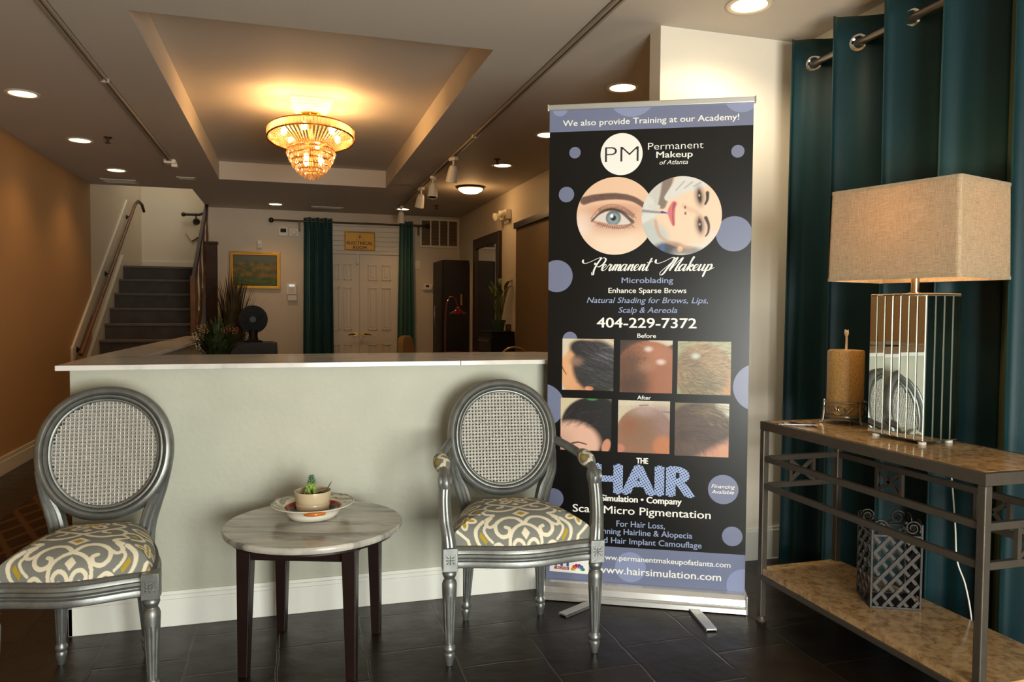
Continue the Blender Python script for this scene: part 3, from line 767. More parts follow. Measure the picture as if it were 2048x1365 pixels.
fr.build('frame', mat('dark_mirror_frame', S(48, 28, 18), 0.35, 0, 0.5, 0.1, 40, 0.3, 20), mr, bev=0.008)
B().bb(-0.02, -0.004, -L+fw, L-fw, fw, Hh-fw).build('glass', M_mirror, mr)
pn = thing('wall_panel', 'large flat brown grey panel with a dark top rail, left of the banner', 'panel', (XR, 6.3, 0.08))
B().bb(-0.03, -0.002, -1.5, 1.5, 0, 2.06).build('board', mat('brown_grey_panel', S(112, 92, 62), 0.6, 0, 0.3, 0.03, 40), pn)
B().bb(-0.06, -0.002, -1.5, 1.5, 2.06, 2.125).build('top_rail', M_dwood, pn, bev=0.003)
em = thing('emergency_light', 'twin headed white emergency light on the right rear wall', 'emergency light', (XR, 8.21, 2.34))
B().bb(-0.075, -0.002, -0.14, 0.14, -0.055, 0.055).build('housing', M_wplast, em, bev=0.015, seg=3)
for y in (-0.12, 0.12):
    e = B(); e.m = Matrix.Translation((-0.09, y, 0.0)) @ Matrix.Rotation(-0.5 if y < 0 else 0.3, 4, 'Z') @ Matrix.Rotation(-PI/2-0.3, 4, 'Y')
    e.lathe([(0.02, -0.02), (0.034, 0.0), (0.045, 0.03), (0.044, 0.042), (0.024, 0.046), (0.001, 0.047)], 20); e.build('lamp_head', M_wplast, em, smooth=True)
for y in (-0.05, 0.05): B().bb(-0.03, -0.005, y-0.012, y+0.012, -0.09, -0.05).build('mounting_tab', M_wplast, em)

dc = thing('drawer_chest', 'black metal drawer chest below the potted lily', 'drawer chest', (2.215, 8.12, 0))
B().bb(-0.12, 0.13, -0.27, 0.27, 0.03, 1.02).build('carcass', M_black, dc, bev=0.004)
for i in range(5):
    z0 = 0.08+i*0.18; d = B().bb(-0.135, -0.121, -0.26, 0.26, z0, z0+0.165).build('drawer', M_dark, dc, bev=0.002)
    B().bb(-0.155, -0.136, -0.22, 0.22, z0+0.12, z0+0.14).build('bar_handle', M_steel, d, bev=0.003)
B().bb(-0.14, 0.13, -0.28, 0.28, 1.02, 1.035).build('top', M_black, dc, bev=0.003)
M_leaf = mat('leaf_green', S(86, 104, 44), 0.45, 0, 0.5, 0, 0, 0.3, 20)
M_leafd = mat('dark_leaf_green', S(52, 66, 34), 0.5, 0, 0.4, 0, 0, 0.35, 20)
def leaf(b, p0, p1, p2, w, n=7, fold=0.25):
    p0, p1, p2 = map(Vector, (p0, p1, p2)); vs = []; fs = []
    for i in range(n+1):
        t = i/n; p = p0*(1-t)**2+p1*2*t*(1-t)+p2*t*t; d = ((p1-p0)*(1-t)+(p2-p1)*t).normalized()
        sd = d.cross(Vector((0, 0, 1)))
        sd = sd.normalized() if sd.length > 1e-4 else Vector((1, 0, 0))
        ww = w*math.sin(PI*min(1, t*0.92+0.08))**0.8; nn = sd.cross(d)
        vs += [p-sd*ww+nn*ww*fold, p, p+sd*ww+nn*ww*fold]
    for i in range(n):
        for k in (0, 1): fs.append((i*3+k, i*3+k+1, (i+1)*3+k+1, (i+1)*3+k))
    b.add(vs, fs)
pl = thing('potted_lily', 'leafy green houseplant in a green pot on the drawer chest', 'plant', (2.225, 8.05, 1.035))
B().lathe([(0.05, 0), (0.068, 0.10), (0.074, 0.10), (0.076, 0.125), (0.068, 0.125), (0.062, 0.11), (0.01, 0.108)], 24).build('pot', mat('green_pot', S(40, 74, 52), 0.4), pl, smooth=True)
lb, sb = B(), B(); rr = random.Random(3)
for i in range(15):
    a = 2*PI*i/15+rr.random()*0.4; r = 0.05+0.06*rr.random(); hh = 0.20+0.22*rr.random()
    tip = (math.cos(a)*r*1.0-0.015, math.sin(a)*r, 0.10+hh)
    sb.tube([(0.02*math.cos(a), 0.02*math.sin(a), 0.10), tuple(0.6*q for q in tip[:2])+(0.10+hh*0.6,), tip], 0.004, 5)
    leaf(lb, tip, (tip[0]*1.3, tip[1]*1.3, tip[2]+0.07), (tip[0]*1.75, tip[1]*1.75, tip[2]+0.03+0.08*rr.random()), 0.026)
leaf(lb, (0.06, 0, 0.38), (0.075, 0, 0.46), (0.10, 0, 0.53), 0.03); leaf(lb, (-0.06, 0, 0.34), (-0.10, 0, 0.40), (-0.125, -0.02, 0.45), 0.028)
sb.build('stems', M_leaf, pl, smooth=True); lb.build('leaves', M_leaf, pl, smooth=True)
pf = thing('photo_frame', 'tiny dark picture frame right of the potted lily', 'picture frame', (2.318, 8.0, 1.035))
B().bb(-0.03, 0.03, -0.006, 0.006, 0, 0.075).build('frame', M_dark, pf, bev=0.003)
B().bb(-0.021, 0.021, -0.0075, -0.0062, 0.01, 0.063).build('picture', mat('small_print', S(96, 60, 42), 0.5, 0, 0.5, 0, 0, 0.6, 40), pf)

# red gooseneck lamp
rl = thing('gooseneck_lamp', 'red gooseneck floor lamp with flat cone shade in front of the tall cabinet', 'lamp', (1.87, 9.3, 0))
M_red = mat('red_enamel', S(120, 8, 12), 0.2, 0, 0.6, coat=0.5)
B().lathe([(0.13, 0), (0.13, 0.015), (0.03, 0.03), (0.012, 0.04)], 28).build('base', M_red, rl, smooth=True)
B().tube(catmull([(0, 0, 0.03), (0, 0, 0.9), (0.01, 0, 1.28), (0.05, 0, 1.42), (0.11, 0, 1.42), (0.15, 0, 1.33), (0.16, 0, 1.29)], 6), 0.009, 8).build('neck', M_red, rl, smooth=True)
B().lathe([(0.02, 1.31), (0.03, 1.28), (0.06, 1.255), (0.102, 1.23), (0.104, 1.222), (0.098, 1.222), (0.05, 1.25), (0.01, 1.27)], 32, (0.16, 0, 0)).build('shade', M_red, rl, smooth=True)
B().box((0.205, 0, 1.40), (0.018, 0.008, 0.14)).build('tag', mat('tan_tag', S(176, 130, 66), 0.6), rl)
# chairs beyond the counter
def padded_chair(loc, rz, label):
    t = thing('office_chair', label, 'chair', loc, rz); m = mat('tan_fabric', S(132, 104, 66), 0.85, 0, 0.2, 0.2, 300)
    B().bb(-0.23, 0.23, -0.23, 0.23, 0.43, 0.50).build('seat', m, t, bev=0.03, seg=3)
    bk_ = B(); oc = []
    for i in range(40):
        a = 2*PI*i/40; oc.append((0.21*math.copysign(abs(math.cos(a))**0.55, math.cos(a)), 0.80+0.22*math.copysign(abs(math.sin(a))**0.6, math.sin(a))))
    n = len(oc); bk_.add([(x, 0.19+0.10*(z-0.58), z) for x, z in oc]+[(x, 0.245+0.10*(z-0.58), z) for x, z in oc], [tuple(range(n)), tuple(range(2*n-1, n-1, -1))]+[(i, n+i, n+(i+1) % n, (i+1) % n) for i in range(n)])
    bk_.build('backrest', m, t, bev=0.015, seg=3)
    B().bb(-0.03, 0.03, 0.235, 0.26, 0.38, 0.75).build('back_bracket', M_black, t)
    B().lathe([(0.03, 0.06), (0.025, 0.43)], 14).build('column', M_black, t, smooth=True)
    for i in range(5):
        a = 2*PI*i/5
        l = B().tube([(0, 0, 0.09), (0.27*math.cos(a), 0.27*math.sin(a), 0.06)], [0.022, 0.014]).build('leg', M_black, t)
        B().lathe([(0.025, -0.02), (0.025, 0.02)], 12, (0.27*math.cos(a), 0.27*math.sin(a), 0.026), ax='y').build('caster', M_black, l)
padded_chair((1.28, 7.0, 0), PI/2-0.42, 'tan padded chair back seen edge-on behind the counter')
t = thing('red_wire_chair', 'red tubed low chair just showing over the counter', 'chair', (1.33, 6.15, 0))
B().tube(catmull([(-0.22, -0.2, 0.44), (-0.24, -0.05, 0.86), (-0.1, 0.1, 0.895), (0.1, 0.1, 0.895), (0.24, -0.05, 0.86), (0.22, -0.2, 0.44)], 8), 0.010).build('hoop', M_red, t, smooth=True)
B().tube(catmull([(-0.2, 0.05, 0.44), (-0.19, 0.12, 0.80), (0, 0.16, 0.87), (0.19, 0.12, 0.80), (0.2, 0.05, 0.44)], 8), 0.008).build('hoop', M_red, t, smooth=True)
B().lathe([(0.24, 0.43), (0.24, 0.455), (0.2, 0.465)], 28).build('seat', M_red, t, smooth=True)
for sx in (-1, 1):
    for sy in (-1, 1): B().tube([(0.16*sx, 0.16*sy, 0.43), (0.21*sx, 0.21*sy, 0)], 0.011).build('leg', M_red, t, smooth=True)
t = thing('ring_back_chair', 'pale metal ring-backed chair in front of the drawer chest', 'chair', (2.12, 6.9, 0), 0.0)
M_pale = mat('pale_metal', S(170, 140, 92), 0.3, 0.5)
B().tube([(0.13*math.cos(2*PI*i/40), 0.2, 0.80+0.10*math.sin(2*PI*i/40)) for i in range(40)], 0.012, 8, True).build('back_ring', M_pale, t, smooth=True)
for sx in (-1, 1): B().tube([(0.13*sx, 0.2, 0.80), (0.15*sx, 0.17, 0.45)], 0.010).build('back_post', M_pale, t, smooth=True)
B().lathe([(0.2, 0.43), (0.2, 0.46), (0.16, 0.475)], 28).build('seat', M_dark, t, smooth=True)
for sx in (-1, 1):
    for sy in (-1, 1): B().tube([(0.13*sx, 0.13*sy, 0.43), (0.18*sx, 0.18*sy, 0)], 0.011).build('leg', M_pale, t, smooth=True)

# ---- left behind the counter: fan on a dark cabinet, grasses, flowering plant
cc = thing('low_cabinet', 'dark brown cabinet with rounded top corners carrying the black fan', 'cabinet', (-0.335, 7.55, 0))
b = B(); pr = []
for (x, z) in catmull([(-0.225, 0.0), (-0.222, 0.6), (-0.214, 0.90), (-0.19, 0.94), (-0.1, 0.948), (0.1, 0.948), (0.19, 0.94), (0.214, 0.90), (0.222, 0.6), (0.225, 0.0)], 5): pr.append((x, z))
n = len(pr); b.add([(x, -0.2, z) for x, z in pr]+[(x, 0.2, z) for x, z in pr], [tuple(range(n)), tuple(range(2*n-1, n-1, -1))]+[(i, n+i, n+(i+1) % n, (i+1) % n) for i in range(n)])
b.build('body', M_dark, cc)
B().bb(-0.2, 0.2, -0.215, -0.201, 0.05, 0.9).build('door', M_dark, cc, bev=0.004)
fn = thing('desk_fan', 'black round desk fan standing on the dark cabinet', 'fan', (-0.335, 7.5, 0.948))
B().lathe([(0.085, 0), (0.085, 0.012), (0.045, 0.025), (0.04, 0.06), (0.045, 0.12)], 24).build('base', M_black, fn, smooth=True)
fh = B(); fh.lathe([(0.02, 0.07), (0.09, 0.055), (0.128, 0.02), (0.132, 0.0), (0.126, -0.02)], 40, (0, 0, 0.215), ax='y'); fh.build('housing', M_black, fn, smooth=True)
for r in (0.125, 0.105, 0.085, 0.065, 0.045): B().tube([(r*math.cos(2*PI*i/40), -0.022-0.03*(1-r/0.125), 0.215+r*math.sin(2*PI*i/40)) for i in range(40)], 0.0035, 6, True).build('grille_ring', M_black, fn, smooth=True)
for i in range(4):
    a = 2*PI*i/4+0.4; q = B(); q.m = Matrix.Translation((0, -0.005, 0.215)) @ Matrix.Rotation(-a, 4, 'Y'); q.add([(0.015, 0.006, -0.02), (0.10, 0.012, -0.045), (0.105, -0.012, 0.03), (0.015, -0.006, 0.02)], [(0, 1, 2, 3)]); q.build('blade', M_black, fn)
B().lathe([(0.028, -0.062), (0.026, -0.05)], 20, (0, 0, 0.215), ax='y').build('hub', mat('fan_hub', S(26, 16, 13), 0.4), fn)
gp = thing('dried_grasses', 'tall dark ornamental grasses rising beside the gilt painting', 'plant', (-0.545, 8.0, 0))
B().lathe([(0.10, 0), (0.14, 0.3), (0.12, 0.42), (0.14, 0.45), (0.11, 0.44), (0.01, 0.42)], 24).build('vase', M_dark, gp, smooth=True)
gb = B(); rr = random.Random(11)
for i in range(260):
    a = rr.random()*2*PI; sp = rr.random()**0.7; hh = 0.68+0.62*rr.random()
    tx_, ty_ = math.cos(a)*0.20*sp, math.sin(a)*0.16*sp
    leaf(gb, (0.03*math.cos(a), 0.03*math.sin(a), 0.42), (tx_*0.4, ty_*0.4, 0.42+hh*0.65), (tx_*1.15+0.03*rr.random(), ty_, 0.42+hh*(1-0.12*sp)), 0.008+0.006*rr.random(), 6)
for i in range(7):
    a = rr.uniform(-0.3, 0.6); leaf(gb, (0, 0, 0.6), (0.10, -0.05, 1.15), (0.22+0.16*rr.random(), -0.05, 0.92+0.5*rr.random()), 0.004, 8)
gb.build('blades', mat('dark_grass', S(66, 54, 30), 0.7, 0, 0.3, 0, 0, 0.4, 12), gp, smooth=True)
fp = thing('flowering_plant', 'bushy green plant with small orange and white flowers behind the counter corner', 'plant', (-0.425, 4.95, 0))
B().lathe([(0.13, 0), (0.17, 0.5), (0.15, 0.86), (0.13, 0.86), (0.11, 0.84), (0.01, 0.83)], 24).build('planter', M_dark, fp, smooth=True)
gb = B(); rr = random.Random(5)
for i in range(230):
    a = rr.random()*2*PI; sp = 0.2+0.8*rr.random(); hh = 0.18+0.14*rr.random()
    leaf(gb, (0.03*math.cos(a), 0.03*math.sin(a), 0.84), (math.cos(a)*0.07*sp, math.sin(a)*0.07*sp, 0.84+hh), (math.cos(a)*0.225*sp, math.sin(a)*0.15*sp, 0.88+hh*(1.2-0.5*sp)), 0.009+0.004*rr.random(), 6)
gb.build('leaves', mat('deep_leaf', S(52, 62, 30), 0.5, 0, 0.4, 0, 0, 0.4, 18), fp, smooth=True)
for nm, colr, spots in (('flowers', S(150, 110, 50), [(-0.09, 1.13), (-0.075, 1.15), (-0.06, 1.12), (-0.085, 1.10), (-0.10, 1.145)]), ('flowers', S(132, 66, 38), [(0.05, 1.12), (0.065, 1.14), (0.085, 1.13), (0.10, 1.115), (0.035, 1.13), (0.11, 1.13)]), ('flowers', S(190, 176, 150), [(-0.12, 1.08), (-0.125, 1.10), (-0.11, 1.04), (-0.105, 1.02)])):
    b = B()
    for (x, z) in spots:
        for k in range(5): b.sphere((x+0.011*math.cos(k*1.26), -0.08+0.02*math.sin(k*2.1), z+0.011*math.sin(k*1.26)), 0.0045, 6, 5)
    b.build(nm, mat('petal_'+str(round(colr[0], 3)), colr, 0.6), fp, smooth=True)
# ================================================================== RECEPTION COUNTER
rc = thing('reception_counter', 'pale grey green reception counter wall behind the chairs', 'counter', (0, 0, 0))
YC = 3.194
B().bb(-0.800, 1.45, YC, YC+0.14, 0, 1.019).build('front_wall', M_counter, rc)
B().bb(-0.800, -0.66, YC+0.14, 6.45, 0, 1.019).build('side_wall', M_counter, rc)
b = B()
b.bb(-0.816, 1.45, YC-0.016, YC, 0, 0.108).bb(-0.813, 1.45, YC-0.012, YC, 0.108, 0.124).bb(-0.809, 1.45, YC-0.007, YC, 0.124, 0.138)
b.bb(-0.816, -0.80, YC-0.016, 6.45, 0, 0.108).bb(-0.813, -0.80, YC-0.012, 6.45, 0.108, 0.124).bb(-0.809, -0.80, YC-0.007, 6.45, 0.124, 0.138)
b.build('baseboard', M_white, rc, bev=0.002)
ctp = thing('countertop', 'white stone countertop in an L on the reception counter', 'countertop', (0, 0, 1.019))
YS = 3.147
B().prism([(-0.838, YS), (0.700, YS), (0.600, 3.803), (-0.853, 3.803)], 0, 0.02).build('slab', M_quartz, ctp, bev=0.002)
B().prism([(0.702, YS), (1.45, YS), (1.45, 3.62), (1.235, 3.803), (0.602, 3.803)], 0, 0.02).build('slab', M_quartz, ctp, bev=0.002)
B().prism([(-0.853, 3.805), (-0.632, 3.805), (-0.61, 5.12), (-0.83, 5.12)], 0, 0.02).build('slab', M_quartz, ctp, bev=0.002)
B().prism([(-0.83, 5.122), (-0.61, 5.122), (-0.60, 6.5), (-0.80, 6.5)], 0, 0.02).build('slab', M_quartz, ctp, bev=0.002)

# ================================================================== LOUIS XVI STYLE CHAIRS
CREAM, GREYF, YEL = np.array(S(226, 216, 190)), np.array(S(126, 127, 120)), np.array(S(178, 150, 44))
def seat_pattern(X, Y):
    """printed scroll pattern, cm; X from the seat centre line, Y from the front edge"""
    ax = np.abs(X)
    def dist(pts, n=6, closed=False):
        P = np.array(catmull(pts, n, closed)); best = np.full(X.shape, 99.0)
        m = len(P) if closed else len(P)-1
        for i in range(m):
            p, q = P[i], P[(i+1) % len(P)]; d = q-p; L2 = max(1e-9, d@d)
            t = np.clip(((ax-p[0])*d[0]+(Y-p[1])*d[1])/L2, 0, 1)
            best = np.minimum(best, np.hypot(ax-p[0]-t*d[0], Y-p[1]-t*d[1]))
        return best
    cream = np.zeros(X.shape, bool); yel = np.zeros(X.shape, bool)
    def st(pts, w, **k):
        nonlocal cream; cream |= dist(pts, **k) < w
    def dia(cx, cy, rx, ry, y2=0.0):
        nonlocal cream, yel
        d = np.abs(ax-cx)/rx+np.abs(Y-cy)/ry
        cream |= d < 1
        if y2: yel |= d < y2
    # fleur at the front centre and its arch
    st([(0.2, -1.5), (1.2, 1.5), (3.2, 2.6), (5.0, 1.2), (4.6, -0.8), (3.2, -0.6)], 0.62)
    dia(0, 4.6, 1.6, 2.2)
    st([(6.6, -2), (6.4, 2), (5.0, 5.2), (2.5, 7.4), (0, 8.3)], 0.62)
    # scroll pair above
    st([(0, 8.3), (2.5, 11.2), (6.0, 11.8), (9.6, 9.8), (10.4, 6.6), (8.8, 4.4), (6.3, 4.6), (5.6, 6.6), (6.8, 7.6)], 0.66)
    st([(9.8, 9.6), (12.0, 8.6), (13.4, 10.0), (11.0, 12.6)], 0.6)
    st([(7.2, -2), (8.8, 0.4), (10.6, 2.4), (13.0, 2.0), (13.2, 0.2), (11.6, -0.6)], 0.62)
    # leaf loops with yellow heart
    st([(14.0, 11.6), (17.4, 8.6), (18.6, 4.4), (16.8, 0.6), (13.6, -1.5)], 0.66)
    st([(13.0, 10.0), (14.6, 8.0), (14.2, 5.6), (13.0, 3.6)], 0.5)
    yel |= ((np.abs(ax-15.9)/1.1+np.abs(Y-5.4-(ax-15.9)*0.9)/2.3) < 1)
    # flowers
    for fx, fy in ((20.3, 13.2), (0, 30.5)):
        for k in range(4):
            a = k*PI/2+0.25 if fx else k*PI/2+PI/4
            L = 2.2 if fx else 1.7
            dx, dy = ax-fx-L*math.cos(a), Y-fy-L*math.sin(a)
            u, v = dx*math.cos(a)+dy*math.sin(a), -dx*math.sin(a)+dy*math.cos(a)
            cream |= (u/2.2)**2+(v/1.35)**2 < 1; yel |= (u/1.25)**2+(v/0.6)**2 < 1
        yel |= np.hypot(ax-fx, Y-fy) < 0.8
    # diamond and the upper scrolls
    dia(0, 14.2, 3.2, 2.6, 0.52)
    st([(0, 20.0), (2.8, 17.6), (7.0, 16.8), (11.0, 18.6), (11.4, 22.4), (8.6, 24.4), (5.6, 23.2), (5.4, 20.8), (7.2, 20.0)], 0.64)
    st([(11.0, 18.6), (13.2, 17.0), (12.2, 15.0), (9.8, 14.2), (12.8, 12.2)], 0.6)
    st([(12.0, 21.0), (15.0, 22.0), (17.5, 20.0), (17.0, 17.6), (14.6, 15.6)], 0.6)
    yel |= ((np.abs(ax-14.6)/1.3+np.abs(Y-19.0)/1.5) < 1)
    dia(0, 23.6, 1.6, 1.6)
    st([(0, 20.0), (3.0, 21.4), (9.0, 26.4), (9.4, 29.4), (6.0, 31.0), (6.4, 34.0), (9.6, 36.0)], 0.6)
    st([(0.8, 27.2), (3.4, 25.0), (4.8, 26.4), (3.4, 28.2), (4.4, 30.4), (3.2, 33.0), (1.0, 34.8), (2.6, 36.6)], 0.58)
    yel |= (dist([(7.4, 29.0), (5.2, 28.6)]) < 0.45)
    # outer lattice
    st([(12.6, 27.0), (16.0, 29.2), (20.0, 27.0), (16.6, 24.4)], 0.55, closed=True); dia(16.3, 26.9, 1.6, 1.4, 0.8)
    st([(18.0, 22.0), (21.0, 24.0), (24.0, 22.4), (27, 24)], 0.55); st([(10.4, 33.0), (14.0, 35.0), (18.0, 33.0), (22.0, 35.5)], 0.6)
    st([(22.0, 6.0), (23.4, 2.0), (22.4, -1.5)], 0.62); st([(22.0, 6.0), (25.0, 9.6), (28.0, 9.0)], 0.6); yel |= ((np.abs(ax-24.4)/1.0+np.abs(Y-3.6)/2.0) < 1)
    st([(23.4, 18.0), (26.0, 16.6), (25.6, 14.0)], 0.55); st([(11.5, 39.5), (6, 41), (2, 39), (0, 41)], 0.6)
    out = np.where(yel[..., None], YEL, np.where(cream[..., None], CREAM, GREYF))
    return out
M_seat = vcol_mat('printed_upholstery', 0.85, 0.2, 0.25, 900)
def louis_chair(name, label, loc, rz, fw, rw, d, arms, voff):
    t = thing(name, label, 'chair', loc, rz, 'silver cane back chairs with patterned seats')
    # --- seat outline, counter-clockwise seen from above, starting at the front left
    N = 40; path2 = []
    for i in range(N): x = -fw+2*fw*i/N; path2.append((x, -d-0.042*math.cos(PI*x/(2*fw))**2))
    for i in range(N): q = i/N; path2.append((fw+(rw-fw)*q+0.018*math.sin(PI*q), -d+2*d*q))
    for i in range(20): x = rw-2*rw*i/20; path2.append((x, d+0.006*math.cos(PI*x/(2*rw))))
    for i in range(N): q = i/N; path2.append((-rw+(rw-fw)*q-0.018*math.sin(PI*q), d-2*d*q))
    m = len(path2); P = [Vector((x, y, 0)) for x, y in path2]
    sw = []
    for i in range(m):
        tg = (P[(i+1) % m]-P[i-1]).normalized(); o = Vector((tg.y, -tg.x, 0)); sw.append((P[i], o, (0, 0, 1)))
    prof = [(-0.022, 0.346), (0.004, 0.346), (0.013, 0.351), (0.015, 0.361), (0.012, 0.370), (0.004, 0.374), (0.004, 0.377), (0.012, 0.381), (0.015, 0.388), (0.011, 0.395), (0.004, 0.397), (0.002, 0.404), (-0.002, 0.412), (-0.022, 0.412)]
    B().sweep(sw, prof).build('seat_rail', M_silver, t, smooth=True)
    gp_ = [(-0.010, 0.410), (0.003, 0.409), (0.0075, 0.414), (0.0065, 0.421), (0.0, 0.425), (-0.010, 0.424)]
    B().sweep(sw, gp_).build('braid_trim', M_gimp, t, smooth=True)
    # --- upholstered seat
    cx, cy = 0.0, -0.01; NA, NR = 720, 170
    cum = [0]
    for i in range(m): cum.append(cum[-1]+(P[(i+1) % m]-P[i]).length)
    ang = np.linspace(0, cum[-1], NA, endpoint=False)
    ox = np.interp(ang, cum, [p.x for p in P]+[P[0].x]); oy = np.interp(ang, cum, [p.y for p in P]+[P[0].y])
    rr_ = (1-(1-np.linspace(0.0, 1.0, NR))**1.5)[1:]
    R4 = rr_[:, None]; RB = R4*(1-0.012*R4**8)+0.020*np.sin(PI*np.clip((R4-0.80)/0.20, 0, 1))
    X = cx+(ox[None]-cx)*RB; Y = cy+(oy[None]-cy)*RB
    crown = 0.104
    Z = 0.418+crown*(0.22*(1-R4**2)+0.78*(1-R4**5)**0.62)+0*X
    Xs, Ys = X, Y
    # the cloth wraps over the edge: the print follows the length along the surface
    z1 = (crown*(0.22*(1-rr_**2)+0.78*(1-rr_**5)**0.62)); rb1 = RB[:, 0]*0.235
    arc = np.concatenate([[rb1[0]], rb1[0]+np.cumsum(np.hypot(np.diff(rb1), np.diff(z1)))])/0.235
    AX = (ox[None]-cx)*arc[:, None]; AY = (oy[None]-cy)*arc[:, None]
    front = (d+0.042+cy)*arc[-1]
    uu = AX*100*0.96; vv = (AY+front)*100*0.96+voff
    col = seat_pattern(uu, vv)
    verts = [(cx, cy, 0.418+crown)]+list(zip(X.ravel(), Y.ravel(), Z.ravel()))
    faces = [(0, 1+i, 1+(i+1) % NA) for i in range(NA)]
    idx = np.arange(NA)
    for k in range(NR-2):
        a = 1+k*NA+idx; bq = 1+k*NA+(idx+1) % NA
        faces += list(zip(a.tolist(), (a+NA).tolist(), (bq+NA).tolist(), bq.tolist()))
    faces = [(f[0], f[1], f[2]) if len(f) == 3 else f for f in faces]
    cc_ = np.vstack([seat_pattern(np.array([[0.0]]), np.array([[front*96+voff]])).reshape(1, 3), col.reshape(-1, 3)])
    color_grid('seat_cushion', verts, faces, cc_, M_seat, t)
    # --- legs
    legp = [(0.020, 0.342), (0.0245, 0.336), (0.0255, 0.328), (0.021, 0.318), (0.0175, 0.311), (0.0235, 0.302), (0.0265, 0.292), (0.0265, 0.282), (0.026, 0.27), (0.0255, 0.26)]
    legp += [(0.0255-0.0095*i/8, 0.255-0.175*i/8) for i in range(9)]+[(0.016, 0.074), (0.0205, 0.068), (0.022, 0.060), (0.019, 0.052), (0.016, 0.048), (0.0195, 0.042), (0.019, 0.032), (0.0125, 0.006), (0.0115, 0.0)]
    legp = legp[::-1]
    for s in (-1, 1):
        blk = B().bb(s*fw-0.026, s*fw+0.026, -d-0.028, -d+0.024, 0.342, 0.424).lathe(legp, 64, (s*fw, -d, 0), flute=(0.10, 0.25, 8, 0.17))
        lg = blk.build('leg', M_silver, t, smooth=True, bev=0.0015)
        ro = B(); yy = -d-0.0285
        for (x0, x1, z0, z1) in ((-0.019, 0.019, 0.0175, 0.0195), (-0.019, 0.019, -0.0195, -0.0175), (-0.019, -0.017, -0.0195, 0.0195), (0.017, 0.019, -0.0195, 0.0195)): ro.bb(s*fw+x0, s*fw+x1, yy-0.0015, yy+0.001, 0.383+z0, 0.383+z1)
        for k in range(8):
            a = 2*PI*k/8; r = 0.0105 if k % 2 == 0 else 0.0135
            q = B(); q.m = Matrix.Translation((s*fw+r*math.cos(a), yy, 0.383+r*math.sin(a))) @ Matrix.Rotation(-a, 4, 'Y'); q.sphere((0, 0, 0), 0.006, 8, 6, (1.0, 0.5, 0.45)); ro.add(q.v, q.f)
        ro.sphere((s*fw, yy, 0.383), 0.0042, 8, 6)
        ro.build('rosette', M_silver, lg, smooth=True)
        rl_ = B(); rl_.m = Matrix(((1, 0, -s*0.035, s*(rw-0.012)), (0, 1, -0.075, d), (0, 0, 1, 0), (0, 0, 0, 1)))
        lr = [(r*0.94, z) for r, z in legp if z < 0.30]+[(0.025, 0.346)]
        rl_.lathe(lr, 48, flute=(0.10, 0.25, 8, 0.17)).build('leg', M_silver, t, smooth=True)
    # --- oval back
    TILT, Y0, ZB = 0.185, d+0.052, 0.733
    def bp(p, q, w=0.0):
        yc = -0.32*p*p
        return Vector((p, Y0+q*math.sin(TILT)+yc-w*math.cos(TILT), ZB+q*math.cos(TILT)-w*math.sin(TILT)*-1))
    A_, H_ = 0.226, 0.240
    def ov(a, k):
        return (A_*k)*math.copysign(abs(math.cos(a))**0.96, math.cos(a))*(1+0.035*math.sin(a)), (H_*k)*math.copysign(abs(math.sin(a))**0.96, math.sin(a))
    NB = 96; fp_ = [(0.0, 0.003), (0.0, 0.012), (0.004, 0.0155), (0.0075, 0.0155), (0.0095, 0.0090), (0.012, 0.0175), (0.017, 0.0225), (0.0215, 0.0215), (0.0245, 0.0120), (0.0275, 0.0200), (0.034, 0.0235), (0.044, 0.0205), (0.052, 0.011), (0.055, 0.001), (0.055, -0.022), (0.0, -0.022)]
    b = B(); vs = []
    for i in range(NB):
        a = 2*PI*i/NB; x, z = ov(a, 1.0)
        x2, z2 = ov(a+0.01, 1.0); tx_, tz_ = x2-x, z2-z; L = math.hypot(tx_, tz_); nx, nz = tz_/L, -tx_/L
        for (u, w) in fp_: vs.append(bp(x+nx*(u-0.055), z+nz*(u-0.055), w))
    k = len(fp_)
    b.add(vs, [(i*k+q, i*k+(q+1) % k, ((i+1) % NB)*k+(q+1) % k, ((i+1) % NB)*k+q) for i in range(NB) for q in range(k)])
    bf = b.build('back_frame', M_silver, t, smooth=True)
    # stiles joining the oval to the seat
    for s in (-1, 1):
        p = [(Vector((s*(rw-0.018), d-0.012, 0.36))), Vector((s*(rw-0.014), d+0.0, 0.46)), bp(s*(rw+0.004), -0.20, -0.004), bp(s*(rw+0.030), -0.135, -0.004), bp(s*(A_-0.02), -0.05, -0.004)]
        pts = catmull(p, 6)
        b = B(); vs = []
        pf_ = [(-0.030, -0.018), (-0.030, 0.012), (-0.022, 0.018), (-0.014, 0.011), (-0.006, 0.019), (0.004, 0.011), (0.012, 0.019), (0.022, 0.016), (0.026, 0.0), (0.026, -0.018)]
        for i, q in enumerate(pts):
            wd = 1.0-0.55*max(0, (i-12)/(len(pts)-12))
            for (u, w) in pf_: vs.append((q[0]+s*u*wd*-1, q[1]-w, q[2]))
        k = len(pf_)
        fs = [(i*k+j, i*k+(j+1) % k, (i+1)*k+(j+1) % k, (i+1)*k+j) for i in range(len(pts)-1) for j in range(k)]+[tuple(range(k)), tuple((len(pts)-1)*k+j for j in range(k))]
        b.add(vs, fs).build('back_stile', M_silver, t, smooth=True)
    # --- woven cane with its open holes
    b = B(); cs = 0.0136; vs, fs = [], []; Ai, Hi = A_-0.050, H_-0.050; ng = int(Hi/cs)+2
